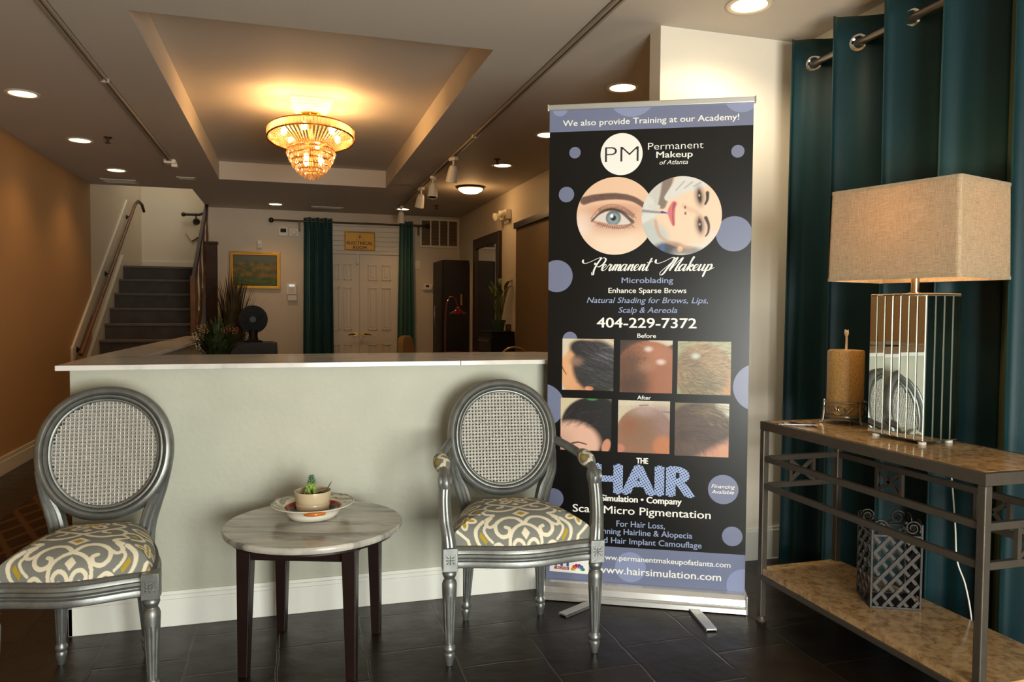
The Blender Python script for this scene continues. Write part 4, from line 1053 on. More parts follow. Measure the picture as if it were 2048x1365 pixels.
    for i in range(-ng, ng+1):
        for j in range(-ng, ng+1):
            x, z = i*cs, j*cs
            if (x/Ai)**2+(z/Hi)**2 > 1.03: continue
            o = len(vs); h_ = cs/2; r = cs*0.31
            sq = [(-h_, -h_), (0, -h_), (h_, -h_), (h_, 0), (h_, h_), (0, h_), (-h_, h_), (-h_, 0)]
            for (u, v) in sq: vs.append(bp(x+u, z+v, 0.004))
            for n_, (u, v) in enumerate(sq):
                L = math.hypot(u, v); vs.append(bp(x+u/L*r, z+v/L*r, 0.0052))
            for n_ in range(8): fs.append((o+n_, o+(n_+1) % 8, o+8+(n_+1) % 8, o+8+n_))
    cn = b.add(vs, fs).build('cane_panel', M_cane, t)
    md = cn.modifiers.new('thick', 'SOLIDIFY'); md.thickness = 0.002
    cn2 = cn.copy(); COL.objects.link(cn2); cn2.parent = t; cn2.location = (0.004, 0.015, -0.003)
    # --- arms
    if arms:
        for s in (-1, 1):
            p = [bp(s*(A_-0.012), -0.01, -0.004), Vector((s*0.252, 0.13, 0.706)), Vector((s*0.276, 0.03, 0.690)), Vector((s*0.280, -0.06, 0.676)), Vector((s*0.279, -0.115, 0.664)), Vector((s*0.278, -0.142, 0.645)), Vector((s*0.277, -0.140, 0.622))]
            pts = catmull(p, 6); n_ = len(pts)
            b = B(); vs = []
            pf_ = [(math.cos(a)*0.5*(1-0.10*max(0, math.cos(5*a))), math.sin(a)*0.5*(1-0.10*max(0, math.cos(5*a)))) for a in [2*PI*i/20 for i in range(20)]]
            for i, q in enumerate(pts):
                qv = Vector(q); tg = (Vector(pts[min(i+1, n_-1)])-Vector(pts[max(i-1, 0)])).normalized()
                sd = tg.cross(Vector((0, 0, 1))).normalized() if abs(tg.z) < 0.95 else Vector((s, 0, 0)); u_ = sd.cross(tg)
                w_ = 0.030+0.012*(i/n_); hh = 0.034+0.004*(i/n_)
                for (a, c_) in pf_: vs.append(qv+sd*a*w_+u_*c_*hh)
            k = 20
            fs = [(i*k+j, i*k+(j+1) % k, (i+1)*k+(j+1) % k, (i+1)*k+j) for i in range(n_-1) for j in range(k)]+[tuple(range(k)), tuple((n_-1)*k+j for j in range(k))]
            b.add(vs, fs)
            # scroll end: a fluted roll
            b.lathe([(0.018, -0.024), (0.025, -0.022), (0.0225, -0.014), (0.027, -0.007), (0.0235, 0.0), (0.027, 0.007), (0.0225, 0.014), (0.025, 0.022), (0.018, 0.024)], 28, (s*0.278, -0.134, 0.643), ax='x')
            am = b.build('arm', M_silver, t, smooth=True)
            # post curving down to the leg block
            p = [Vector((s*0.278, -0.138, 0.632)), Vector((s*0.281, -0.150, 0.575)), Vector((s*0.279, -0.168, 0.51)), Vector((s*0.272, -0.186, 0.46)), Vector((s*fw, -d-0.002, 0.42))]
            pts = catmull(p, 6); n_ = len(pts); b = B(); vs = []
            pf_ = [(-0.020, 0.018), (-0.020, -0.012), (-0.014, -0.018), (-0.008, -0.012), (-0.003, -0.012), (0.0, -0.019), (0.003, -0.012), (0.008, -0.012), (0.014, -0.018), (0.020, -0.012), (0.020, 0.018)]
            for i, q in enumerate(pts):
                wd = 1.04+0.26*(i/n_)**3
                for (u, w) in pf_: vs.append((q[0]+u*wd, q[1]+w*(1+0.4*(i/n_)**3), q[2]))
            k = len(pf_)
            fs = [(i*k+j, (i+1)*k+j, (i+1)*k+(j+1) % k, i*k+(j+1) % k) for i in range(n_-1) for j in range(k)]+[tuple(range(k))[::-1], tuple((n_-1)*k+j for j in range(k))]
            b.add(vs, fs).build('arm_post', M_silver, t, smooth=True)
            # upholstered pad
            NU, NV = 60, 60; vs, cols = [], []
            for i in range(NU+1):
                q = i/NU
                for j in range(NV):
                    a = 2*PI*j/NV; rr0 = math.sin(PI*min(1, max(0, q*0.98+0.01)))**0.55
                    y_ = 0.055-0.155*q; z_ = 0.6945-0.026*q
                    vs.append((s*0.279+0.0265*rr0*math.cos(a)*(0.9+0.2*q)*1.18, y_, z_+0.006+0.029*rr0*math.sin(a)))
                    cols.append(((j/NV)*17+8, q*15+8))
            cols = np.array(cols); pc = seat_pattern(cols[:, :1], cols[:, 1:]).reshape(-1, 3)
            fs = [(i*NV+j, i*NV+(j+1) % NV, (i+1)*NV+(j+1) % NV, (i+1)*NV+j) for i in range(NU) for j in range(NV)]
            color_grid('arm_pad', vs, fs, pc, M_seat, am)
    return t
louis_chair('cane_armchair', 'silver cane-backed armchair standing in front of the roll-up banner', (0.817, 2.732, 0), -0.085, 0.268, 0.168, 0.19, True, 0.0)
louis_chair('cane_side_chair', 'silver cane-backed armless chair cut by the left edge of the photo', (-0.642, 2.755, 0), -0.02, 0.222, 0.152, 0.185, False, -1.0)

# ================================================================== ROUND TABLE
tb = thing('round_side_table', 'round marble topped side table with dark legs between the two chairs', 'table', (0.080, 2.79, 0), math.radians(-19))
B().lathe([(0.295, 0.461), (0.311, 0.463), (0.315, 0.470), (0.315, 0.480), (0.311, 0.485)], 96).build('marble_top', M_marble, tb, smooth=True, bev=0.0)
B().lathe([(0.285, 0.449), (0.296, 0.451), (0.296, 0.4605)], 96).build('under_top', M_dwood, tb, smooth=True)
for sx in (-1, 1):
    for sy in (-1, 1):
        vs = []
        for z, hw, o in ((0, 0.0165, 0.186), (0.449, 0.025, 0.179)):
            for a, b2 in ((-1, -1), (1, -1), (1, 1), (-1, 1)): vs.append((sx*o+a*hw, sy*o+b2*hw, z))
        B().add(vs, [(3, 2, 1, 0), (4, 5, 6, 7), (0, 1, 5, 4), (1, 2, 6, 5), (2, 3, 7, 6), (3, 0, 4, 7)]).build('leg', M_dwood, tb, bev=0.003)
ap = B()
for s in (-1, 1): ap.bb(-0.16, 0.16, s*0.172-0.010, s*0.172+0.010, 0.40, 0.449); ap.bb(s*0.172-0.010, s*0.172+0.010, -0.16, 0.16, 0.40, 0.449)
ap.build('apron', M_dwood, tb, bev=0.002)

# ---- painted dish and the potted succulent standing in it
DX, DY, DZ = 0.078, 2.855, 0.4855
ds = thing('painted_dish', 'cream ceramic dish with painted rim and orange handles on the marble table', 'dish', (DX, DY, DZ))
M_cer = mat('cream_ceramic', S(236, 230, 214), 0.12, 0, 0.5)
B().lathe([(0.004, 0.0), (0.070, 0.0), (0.085, 0.004), (0.097, 0.020), (0.106, 0.036), (0.118, 0.041), (0.146, 0.052), (0.149, 0.055), (0.147, 0.0565), (0.140, 0.0555), (0.112, 0.0475), (0.104, 0.044), (0.094, 0.026), (0.080, 0.010), (0.004, 0.008)], 72).build('bowl', M_cer, ds, smooth=True)
# painted rim and well
na, nr = 200, 26; vs, cols = [], []
prof = [(0.147, 0.0569), (0.140, 0.0559), (0.112, 0.0479), (0.104, 0.0444), (0.094, 0.0264), (0.080, 0.0104), (0.004, 0.0084)]
pr_r = np.array([p[0] for p in prof]); pr_z = np.array([p[1] for p in prof]); tt = np.linspace(0, 6, nr)
rad = np.interp(tt, range(7), pr_r); zz = np.interp(tt, range(7), pr_z)
rim_c = canvas(na, nr, (150, 150, 136))
for k in range(na):
    a = 2*PI*k/na
    for i in range(nr):
        r = rad[i]; c_ = S(168, 166, 148)
        if r > 0.1435: c_ = S(44, 40, 36)
        elif r > 0.107:
            w_ = math.sin(a*9+math.sin(a*4)*1.5+r*160); w2 = math.sin(a*13-r*240+1.0); w3 = math.sin(a*5+0.7)
            c_ = S(214, 202, 168) if w_ > 0.45 else S(116, 74, 48) if w2 > 0.75 else S(58, 78, 66) if w3*w2 < -0.55 else S(150, 156, 140)
        elif r > 0.101: c_ = S(222, 200, 176)
        elif r > 0.092: c_ = S(150, 62, 40)
        elif r > 0.06: c_ = S(24, 58, 60) if math.sin(a*7) < 0.62 else S(180, 170, 104)
        else: c_ = S(60, 76, 64)
        rim_c[i, k] = c_
vs = [(rad[i]*math.cos(2*PI*k/na), rad[i]*math.sin(2*PI*k/na), zz[i]) for i in range(nr) for k in range(na)]
fs = [(i*na+k, i*na+(k+1) % na, (i+1)*na+(k+1) % na, (i+1)*na+k) for i in range(nr-1) for k in range(na)]
color_grid('painted_glaze', vs, fs, rim_c.reshape(-1, 3), vcol_mat('painted_glaze', 0.12, 0.5), ds)
M_or = mat('orange_glaze', S(196, 110, 40), 0.12, 0, 0.5)
for a in (-PI/2+0.02, PI*0.80, PI*0.20):
    pts = []
    for i in range(11):
        q = -0.24+0.48*i/10; r = 0.137+0.020*math.cos(q/0.24*PI/2)
        pts.append((r*math.cos(a+q), r*math.sin(a+q), 0.046+0.003*math.cos(q/0.24*PI/2)))
    B().tube(pts, 0.0068, 10).build('handle', M_or, ds, smooth=True)
sp = thing('succulent_pot', 'beige plant pot with a little succulent standing in the painted dish', 'plant', (DX, DY, DZ+0.0092))
B().lathe([(0.004, 0), (0.054, 0.0), (0.0565, 0.004), (0.0615, 0.045), (0.0605, 0.047), (0.0615, 0.049), (0.0665, 0.088), (0.066, 0.090), (0.0635, 0.090), (0.060, 0.072), (0.004, 0.070)], 56).build('pot', mat('beige_glaze', S(196, 178, 146), 0.22, 0, 0.5), sp, smooth=True)
B().lathe([(0.0595, 0.072), (0.03, 0.074), (0.004, 0.073)], 30).build('soil', mat('soil', S(58, 42, 30), 0.95, 0, 0.2, 0.9, 250), sp)
rr = random.Random(8); b = B()
for i in range(70):
    a = rr.random()*2*PI; hq = rr.random(); r = 0.022*(1-0.55*hq)*math.sqrt(rr.random()+0.15)
    b.sphere((r*math.cos(a)-0.006, r*math.sin(a), 0.074+0.042*hq), 0.0062, 8, 6, (1, 1, 1.3))
b.build('succulent_beads', mat('succulent_green', S(132, 160, 74), 0.45), sp, smooth=True)
b = B(); b.tube([(-0.006, 0, 0.10), (-0.004, 0, 0.135)], 0.004, 6)
for k in range(5):
    for i in range(6):
        a = 2*PI*i/6+k*0.5; z = 0.112+0.0065*k; L = 0.024-0.0032*k
        leaf(b, (-0.005, 0, z), (-0.005+0.6*L*math.cos(a), 0.6*L*math.sin(a), z+0.004), (-0.005+L*math.cos(a), L*math.sin(a), z+0.010), 0.0048, 4)
b.build('succulent_rosette', mat('succulent_blue_green', S(106, 146, 116), 0.5), sp, smooth=True)
b = B(); leaf(b, (0.030, -0.01, 0.078), (0.055, -0.015, 0.088), (0.068, -0.01, 0.124), 0.009, 8); leaf(b, (0.01, -0.02, 0.076), (0.035, -0.03, 0.092), (0.055, -0.035, 0.088), 0.006)
b.build('leaf', mat('olive_leaf', S(96, 112, 58), 0.5), sp, smooth=True)
b = B()
for (p, q) in (((-0.05, -0.01, 0.078), (-0.01, -0.03, 0.086)), ((0.0, -0.03, 0.08), (0.05, -0.01, 0.09)), ((0.01, 0.02, 0.08), (0.055, 0.01, 0.092))):
    leaf(b, p, ((p[0]+q[0])/2, (p[1]+q[1])/2, 0.092), q, 0.007)
b.build('dry_leaves', mat('dry_leaf', S(166, 128, 84), 0.7), sp, smooth=True)

# ---- patterned rug behind the left chair, outlet on the left wall
def rug_cols(X, Y):
    g = 0.16; u = (X+Y*0.45)/g; v = (X-Y*0.45)/g
    d = np.minimum(np.abs(u-np.round(u)), np.abs(v-np.round(v)))
    fine = 0.5+0.5*np.sin(Y*120)
    base = np.array(S(74, 52, 30))*(0.85+0.15*fine[..., None]); line = np.array(S(104, 76, 44))
    return np.where((d < 0.10)[..., None], line, base)
nx, ny = 90, 260; gx = np.linspace(0, 0.74, nx); gy = np.linspace(0, 3.0, ny); GX, GY = np.meshgrid(gx, gy)
vs = [(x-0.37, y-1.5, 0.008) for x, y in zip(GX.ravel(), GY.ravel())]
fs = [(j*nx+i, j*nx+i+1, (j+1)*nx+i+1, (j+1)*nx+i) for j in range(ny-1) for i in range(nx-1)]
rg = color_grid('runner_rug', vs, fs, rug_cols(GX, GY).reshape(-1, 3), vcol_mat('rug_pile', 0.95, 0.1, 0.5, 400), None)
rg.location = (-1.265, 5.35, 0); tag(rg, 'brown and gold diamond patterned runner rug left of the counter', 'rug')
md = rg.modifiers.new('pile', 'SOLIDIFY'); md.thickness = 0.007; md.offset = -1
ol = thing('wall_outlet', 'white outlet plate low on the left wall at the photo edge', 'outlet', (XL, 6.36, 0.36))
B().bb(0.001, 0.008, -0.036, 0.036, -0.058, 0.058).build('plate', M_wplast, ol, bev=0.003)
for z in (-0.022, 0.022): B().bb(0.0085, 0.0105, -0.016, 0.016, z-0.014, z+0.014).build('socket', M_wplast, ol, bev=0.003)
# ================================================================== ROLL-UP BANNER
BA = Vector((1.075, 3.09, 0)); BANG = math.radians(-26.87); BW = 0.842
bn = thing('rollup_banner', 'tall black roll-up banner advertising permanent makeup beside the armchair', 'banner', BA, BANG)
# local frame: x along the banner, y away from the viewer, z up
M_bal = mat('banner_base_aluminium', S(222, 222, 220), 0.25, 0.8, 0.5)
b = B(); pr = [(0.055, 0.004), (0.052, 0.022), (0.044, 0.028), (0.046, 0.034), (0.040, 0.058), (0.026, 0.074), (0.012, 0.080), (0.004, 0.080), (0.004, 0.074), (-0.010, 0.074), (-0.010, 0.079), (-0.040, 0.070), (-0.052, 0.04), (-0.055, 0.004)]
vs = [(x, -y, z) for x in (-0.002, BW+0.002) for y, z in pr]; k = len(pr)
b.add(vs, [tuple(range(k))[::-1], tuple(range(k, 2*k))]+[(i, (i+1) % k, k+(i+1) % k, k+i) for i in range(k)])
b.build('base', M_bal, bn)
for x in (-0.006, BW+0.004): B().bb(x-0.004, x+0.003, -0.056, 0.056, 0.0, 0.078).build('end_cap', M_alu, bn, bev=0.002)
for xx, aa in ((0.235, -0.62), (0.625, 0.28)):
    f_ = B(); f_.m = Matrix.Translation((xx, -0.02, 0)) @ Matrix.Rotation(aa, 4, 'Z')
    f_.bb(-0.022, 0.022, -0.235, 0.235, 0.004, 0.012); f_.bb(-0.022, -0.018, -0.235, 0.235, 0, 0.012); f_.bb(0.018, 0.022, -0.235, 0.235, 0, 0.012)
    f_.build('foot', M_alu, bn, bev=0.002)
B().bb(-0.004, BW+0.004, -0.012, 0.012, 2.113, 2.137).bb(-0.008, -0.002, -0.014, 0.014, 2.110, 2.140).bb(BW+0.002, BW+0.008, -0.014, 0.014, 2.110, 2.140).build('top_rail', M_alu, bn, bev=0.003)
B().tube([(BW/2, 0.03, 0.06), (BW/2, 0.03, 2.12)], 0.011).build('support_pole', M_alu, bn)
M_vin = mat('black_vinyl', S(13, 11, 9), 0.3, 0, 0.32)
SB = S(114, 121, 150)
M_blue = mat('periwinkle_print', SB, 0.34, 0, 0.5)
M_dot = mat('pale_periwinkle_print', S(140, 149, 184), 0.34, 0, 0.5)
M_dotd = mat('dusk_periwinkle_print', S(116, 122, 150), 0.34, 0, 0.5)
M_wprint = mat('white_print', S(246, 243, 236), 0.4, 0, 0.4)
M_bprint = mat('blue_grey_print', S(150, 164, 200), 0.4, 0, 0.4)
panel = B().bb(0, BW, -0.0008, 0.0008, 0.076, 2.114).build('panel', M_vin, bn)
def lay(pts, y): return [(p[0], y, p[1]) for p in pts]
def clip_rect(poly, x0, x1, z0, z1):
    def cl(P, f_, g):
        o = []
        for i in range(len(P)):
            a, c_ = P[i], P[(i+1) % len(P)]; fa, fc = f_(a), f_(c_)
            if fa >= 0: o.append(a)
            if fa*fc < 0: t_ = fa/(fa-fc); o.append((a[0]+(c_[0]-a[0])*t_, a[1]+(c_[1]-a[1])*t_))
        return o
    for f_ in (lambda p: p[0]-x0, lambda p: x1-p[0], lambda p: p[1]-z0, lambda p: z1-p[1]):
        if poly: poly = cl(poly, f_, None)
    return poly
def disc(x, z, r, n=64): return [(x+r*math.cos(2*PI*i/n), z+r*math.sin(2*PI*i/n)) for i in range(n)]
for zz0, zz1 in ((2.0225, 2.113), (0.077, 0.237)): B().poly(lay([(0, zz0), (BW, zz0), (BW, zz1), (0, zz1)], -0.0012)).build('colour_band', M_blue, panel)
for (x, z, r) in ((0.045, 2.1215, 0.0329), (0.3502, 2.1771, 0.102), (0.7965, 2.1526, 0.0771)):
    B().poly(lay(clip_rect(disc(x, z, r), 0, BW, 2.0226, 2.1128), -0.0016)).build('dot', M_dot, panel)
for (x, z, r) in ((0.3666, 0.1529, 0.0654), (0.839, 0.1046, 0.0716)):
    B().poly(lay(clip_rect(disc(x, z, r), 0, BW, 0.0772, 0.2369), -0.0016)).build('dot', M_dot, panel)
for (x, z, r) in ((0.1102, 1.9328, 0.0244), (0.7823, 1.9175, 0.0262), (0.0753, 1.7554, 0.0331), (0.7728, 1.5789, 0.0727), (0.0365, 1.4056, 0.069), (0.7473, 0.5096, 0.062), (0.7873, 0.3129, 0.0416), (0.0307, 0.4352, 0.0441), (0.8789, 0.943, 0.0992), (-0.020, 0.8428, 0.0943), (0.0964, 1.1341, 0.0314)):
    B().poly(lay(clip_rect(disc(x, z, r), 0.0005, BW-0.0005, 0.08, 2.1), -0.0014)).build('dot', M_dotd, panel)
B().poly(lay(disc(0.3075, 1.9203, 0.0882), -0.0018)).build('logo_disc', M_wprint, panel)
def letters(rows, mt, y, parent=panel):
    for (s, x0, x1, z0, z1, hc, bold, sh) in rows:
        V, F = text_mesh(s, x0, x1, hc, min(bold, 0.0), sh)
        e = max(0.0, bold)*hc*0.85; zb = (z0+z1)/2; b = B()
        for k_, (dx, dz) in enumerate(((0, 0),) if e == 0 else ((-e, 0), (e, 0), (0, e*0.5), (0, -e*0.5))):
            b.add([(v[0]+dx, y-0.00006*k_, zb+v[1]+dz) for v in V], F)
        b.build('text_line', mt, parent)
letters([("We also provide Training at our Academy!", 0.0575, 0.7846, 2.0507, 2.0414, 0.0262, 0.022, 0), ("Permanent", 0.4177, 0.6445, 1.9354, 1.9339, 0.0311, -0.008, 0), ("Makeup", 0.4529, 0.6006, 1.9020, 1.8990, 0.0269, 0.03, 0), ("of Atlanta", 0.4660, 0.5821, 1.8721, 1.8718, 0.0190, 0.0, 0.25),
         ("Enhance Sparse Brows", 0.2595, 0.5838, 1.3346, 1.3326, 0.0230, 0.024, 0), ("404-229-7372", 0.2121, 0.6269, 1.1865, 1.1856, 0.0440, 0.032, 0), ("Before", 0.3837, 0.4610, 1.1436, 1.1429, 0.0191, 0.02, 0), ("After", 0.3866, 0.4439, 0.8796, 0.8804, 0.0178, 0.02, 0),
         ("THE", 0.3870, 0.4352, 0.6043, 0.6057, 0.0252, 0.055, 0), ("Simulation • Company", 0.2390, 0.5771, 0.4377, 0.4340, 0.0281, 0.055, 0), ("Scalp Micro Pigmentation", 0.1158, 0.6980, 0.3851, 0.3793, 0.0347, 0.022, 0),
         ("www.permanentmakeupofatlanta.com", 0.2317, 0.7820, 0.1832, 0.1755, 0.0236, 0.02, 0), ("www.hairsimulation.com", 0.2259, 0.7449, 0.1234, 0.1165, 0.0330, 0.022, 0), ("Financing", 0.6993, 0.7954, 0.5134, 0.5154, 0.0165, 0.012, 0.25), ("Available", 0.7003, 0.7917, 0.4906, 0.4922, 0.0165, 0.012, 0.25)], M_wprint, -0.0020)
letters([("Microblading", 0.3147, 0.5287, 1.3761, 1.3752, 0.0245, 0.022, 0), ("Natural Shading for Brows, Lips,", 0.1677, 0.6723, 1.2932, 1.2890, 0.0250, 0.014, 0.25), ("Scalp & Aereola", 0.3022, 0.5471, 1.2504, 1.2487, 0.0250, 0.014, 0.25),
         ("For Hair Loss,", 0.3052, 0.5097, 0.3251, 0.3306, 0.0270, 0.018, 0), ("Thinning Hairline & Alopecia", 0.1959, 0.6240, 0.2930, 0.2934, 0.0262, 0.018, 0), ("and Hair Implant Camouflage", 0.2158, 0.6631, 0.2547, 0.2526, 0.0262, 0.018, 0)], M_bprint, -0.0020)
letters([("PM", 0.2384, 0.3789, 1.8881, 1.8871, 0.0693, -0.018, 0)], mat('ink_print', S(20, 18, 17), 0.4), -0.0022)
# big dotted word
mh = mat('halftone_print', S(158, 178, 222), 0.4, 0, 0.4)
nt, pb_ = nodes(mh)
tc = nt.nodes.new('ShaderNodeTexCoord'); vm = nt.nodes.new('ShaderNodeMapping'); vm.inputs['Rotation'].default_value = (0, 0.6, 0); vm.inputs['Scale'].default_value = (98, 1, 98)
nt.links.new(tc.outputs['Object'], vm.inputs['Vector'])
fr_ = nt.nodes.new('ShaderNodeVectorMath'); fr_.operation = 'FRACTION'; nt.links.new(vm.outputs[0], fr_.inputs[0])
sb_ = nt.nodes.new('ShaderNodeVectorMath'); sb_.operation = 'SUBTRACT'; sb_.inputs[1].default_value = (0.5, 0.5, 0.5); nt.links.new(fr_.outputs[0], sb_.inputs[0])
mu_ = nt.nodes.new('ShaderNodeVectorMath'); mu_.operation = 'MULTIPLY'; mu_.inputs[1].default_value = (1, 0, 1); nt.links.new(sb_.outputs[0], mu_.inputs[0])
ln_ = nt.nodes.new('ShaderNodeVectorMath'); ln_.operation = 'LENGTH'; nt.links.new(mu_.outputs[0], ln_.inputs[0])
lt_ = nt.nodes.new('ShaderNodeMath'); lt_.operation = 'LESS_THAN'; lt_.inputs[1].default_value = 0.27; nt.links.new(ln_.outputs['Value'], lt_.inputs[0])
mc_ = nt.nodes.new('ShaderNodeMix'); mc_.data_type = 'RGBA'; mc_.inputs[6].default_value = (*S(158, 178, 222), 1); mc_.inputs[7].default_value = (*S(22, 20, 24), 1)
nt.links.new(lt_.outputs[0], mc_.inputs[0]); nt.links.new(mc_.outputs[2], pb_.inputs['Base Color'])
letters([("HAIR", 0.2091, 0.6227, 0.4766, 0.4691, 0.1293, 0.10, 0)], mh, -0.0020)

# flowing script line
GL = {
 'e': ([[(0, .1), (.3, .4), (.5, .75), (.38, .98), (.18, .8), (.12, .35), (.3, .02), (.62, .22)]], .56),
 'r': ([[(0, .1), (.2, .8), (.3, 1.05), (.36, .88), (.55, .92), (.5, .5), (.5, .1), (.62, .0), (.8, .2)]], .68),
 'm': ([[(0, .1), (.2, .85), (.27, .95), (.25, .5), (.2, 0)], [(.22, .3), (.42, .9), (.57, .95), (.55, .5), (.5, 0)], [(.52, .3), (.74, .9), (.9, .92), (.86, .2), (.98, 0), (1.15, .2)]], 1.05),
 'a': ([[(.55, .85), (.32, 1), (.08, .6), (.08, .1), (.28, .05), (.5, .6), (.6, 1), (.55, .15), (.68, 0), (.86, .2)]], .76),
 'n': ([[(0, .1), (.2, .85), (.27, .95), (.25, .5), (.2, 0)], [(.22, .3), (.46, .9), (.62, .92), (.58, .2), (.7, 0), (.88, .2)]], .78),
 't': ([[(.0, .1), (.22, .9), (.4, 1.95), (.3, 1.0), (.24, .2), (.36, 0), (.56, .2)], [(.02, 1.25), (.3, 1.22), (.66, 1.45)]], .5),
 'k': ([[(0, .1), (.3, 1.4), (.42, 2.0), (.34, 2.1), (.26, 1.4), (.2, 0)], [(.2, .4), (.46, .95), (.58, .75), (.3, .5), (.46, .2), (.58, 0), (.78, .2)]], .66),
 'u': ([[(0, .1), (.18, 1.0), (.14, .3), (.26, 0), (.46, .4), (.58, 1.0), (.54, .2), (.66, 0), (.86, .2)]], .76),
 'p': ([[(0, .1), (.2, 1.0), (.16, .2), (.12, -.95)], [(.16, .4), (.4, 1.0), (.6, .7), (.5, .12), (.26, .06), (.6, .2), (.95, .5)]], .7),
 'P': ([[(-1.55, 1.75), (-1.5, 1.35), (-1.15, 1.15), (-.6, 1.4), (.1, 1.9), (.45, 2.05), (.5, 1.8), (.3, 1.0), (.2, .1), (.28, -.55), (.1, -.6), (.0, -.2)], [(.0, 1.25), (.1, .95), (.3, 1.3), (.75, 2.0), (1.15, 1.75), (1.05, 1.05), (.62, .6), (.4, .7)]], .98),
 'M': ([[(-1.35, 1.75), (-1.3, 1.3), (-.95, 1.15), (-.35, 1.5), (.15, 1.95), (.5, 2.0), (.5, 1.5), (.2, .3), (.0, -.45), (-.25, -.65), (-.35, -.2), (.1, .7), (.75, 2.0), (.8, 1.7), (.6, .6), (.55, 0.0)], [(.55, 0.0), (.9, 1.0), (1.3, 1.95), (1.38, 1.8), (1.2, .7), (1.15, .05), (1.35, 0.02), (1.5, .25)]], 1.42)}
def script(word, x0, x1, z, xh):
    curs = 0; strokes = []
    for ch in word:
        st_, adv = GL[ch]
        for s_ in st_: strokes.append([(curs+px+0.28*py, py) for px, py in s_])
        curs += adv
    k = (x1-x0)/(curs+0.35); b = B()
    for li, s_ in enumerate(strokes):
        P_ = catmull(s_, 9); n_ = len(P_); vs = []
        for i in range(n_):
            d_ = P_[min(i+1, n_-1)]-P_[max(i-1, 0)]; L = math.hypot(*d_) or 1; dx, dz = d_/L
            thick = 0.036+0.082*max(0, -dz)**1.3
            if i < 2 or i > n_-3: thick *= 0.6
            nx_, nz_ = -dz, dx
            for sg_ in (-1, 1): vs.append((x0+(P_[i][0]+sg_*nx_*thick*0.9)*k, -0.0020-0.00002*li, z+(P_[i][1]+sg_*nz_*thick)*xh))
        b.add(vs, [(2*i, 2*i+1, 2*i+3, 2*i+2) for i in range(n_-1)])
    return b
b = script('Permanent', 0.1886, 0.4369, 1.428, 0.0275)
q = script('Makeup', 0.492, 0.695, 1.427, 0.0275); b.add(q.v, q.f)
b.build('script_lettering', M_wprint, panel)

# ---- printed photographs
M_ph = vcol_mat('photo_print', 0.34, 0.5)
inc = lambda u, v: (u-0.5)**2+(v-0.5)**2 < 0.2475
# eye close-up
a = canvas(170, 170, (236, 196, 166))
blob(a, 0.5, 0.12, 0.45, 0.25, (246, 220, 196), 0.7, 0.9); blob(a, 0.55, 0.85, 0.5, 0.2, (240, 200, 168), 0.6, 0.6); blob(a, 0.1, 0.40, 0.12, 0.12, (252, 236, 224), 0.8, 0.8)
blob(a, 0.48, 0.45, 0.36, 0.17, (206, 140, 112), 0.6, 0.55); blob(a, 0.5, 0.58, 0.34, 0.07, (214, 158, 130), 0.6, 0.7)
stroke(a, [(0.10, 0.70), (0.25, 0.735), (0.5, 0.75), (0.72, 0.71), (0.88, 0.61)], 0.052, 0.030, (92, 62, 58), 0.92, 0.25)
fibre(a, lambda x, y: 1 if (0.10 < x < 0.66 and abs(y-(0.70+0.05*math.sin((x-0.1)*3.2))) < 0.035) else 0, lambda x, y: 0.5-x, 0.05, (58, 36, 36), 700, rng, 0.4)
# eyeball
uu, vv = grid_uv(a); cx, cy = 0.47, 0.475
lid_t = 0.475+0.088*(1-((uu-0.46)/0.27)**2); lid_b = 0.44-0.045*(1-((uu-0.48)/0.27)**2)
eye = (vv < lid_t-0.03*(uu-0.46)) & (vv > lid_b-0.10*(uu-0.46)+0.0) & (np.abs(uu-0.46) < 0.24)
a2 = a.copy(); a2[:] = S(226, 212, 202)
blob(a2, 0.475, 0.475, 0.095, 0.095, (88, 104, 112), 0.12); blob(a2, 0.475, 0.465, 0.075, 0.075, (140, 158, 164), 0.3); blob(a2, 0.475, 0.475, 0.036, 0.036, (20, 22, 24), 0.2); blob(a2, 0.455, 0.50, 0.02, 0.024, (250, 250, 250), 0.3)
a[eye] = a2[eye]
stroke(a, [(0.20, 0.44), (0.30, 0.535), (0.44, 0.585), (0.58, 0.545), (0.72, 0.42)], 0.012, 0.022, (64, 44, 42), 0.9, 0.4)
stroke(a, [(0.20, 0.44), (0.34, 0.385), (0.52, 0.345), (0.64, 0.36), (0.72, 0.42)], 0.008, 0.010, (150, 96, 82), 0.7, 0.5)
stroke(a, [(0.19, 0.47), (0.30, 0.60), (0.46, 0.645), (0.62, 0.60), (0.76, 0.47)], 0.008, 0.008, (172, 112, 92), 0.7, 0.5)
for i in range(26):
    x = 0.30+0.42*i/25; y = 0.475+0.105*(1-((x-0.46)/0.27)**2)-0.03*(x-0.46); dx = 0.10*(x-0.45)
    stroke(a, [(x, y), (x+dx*0.5, y+0.03), (x+dx, y+0.05)], 0.0065, 0.003, (50, 36, 36), 0.85, 0.5, 2)
for i in range(20):
    x = 0.30+0.40*i/19; y = 0.44-0.055*(1-((x-0.48)/0.27)**2)-0.10*(x-0.46)
    stroke(a, [(x, y), (x+0.25*(x-0.5), y-0.04-0.02*rng.random())], 0.0055, 0.003, (96, 66, 62), 0.8, 0.5, 2)
r = 0.1645; X, Z = 0.2847, 1.6605
print_disc('photo_print', a, X, Z, r, -0.0020, M_ph, panel)
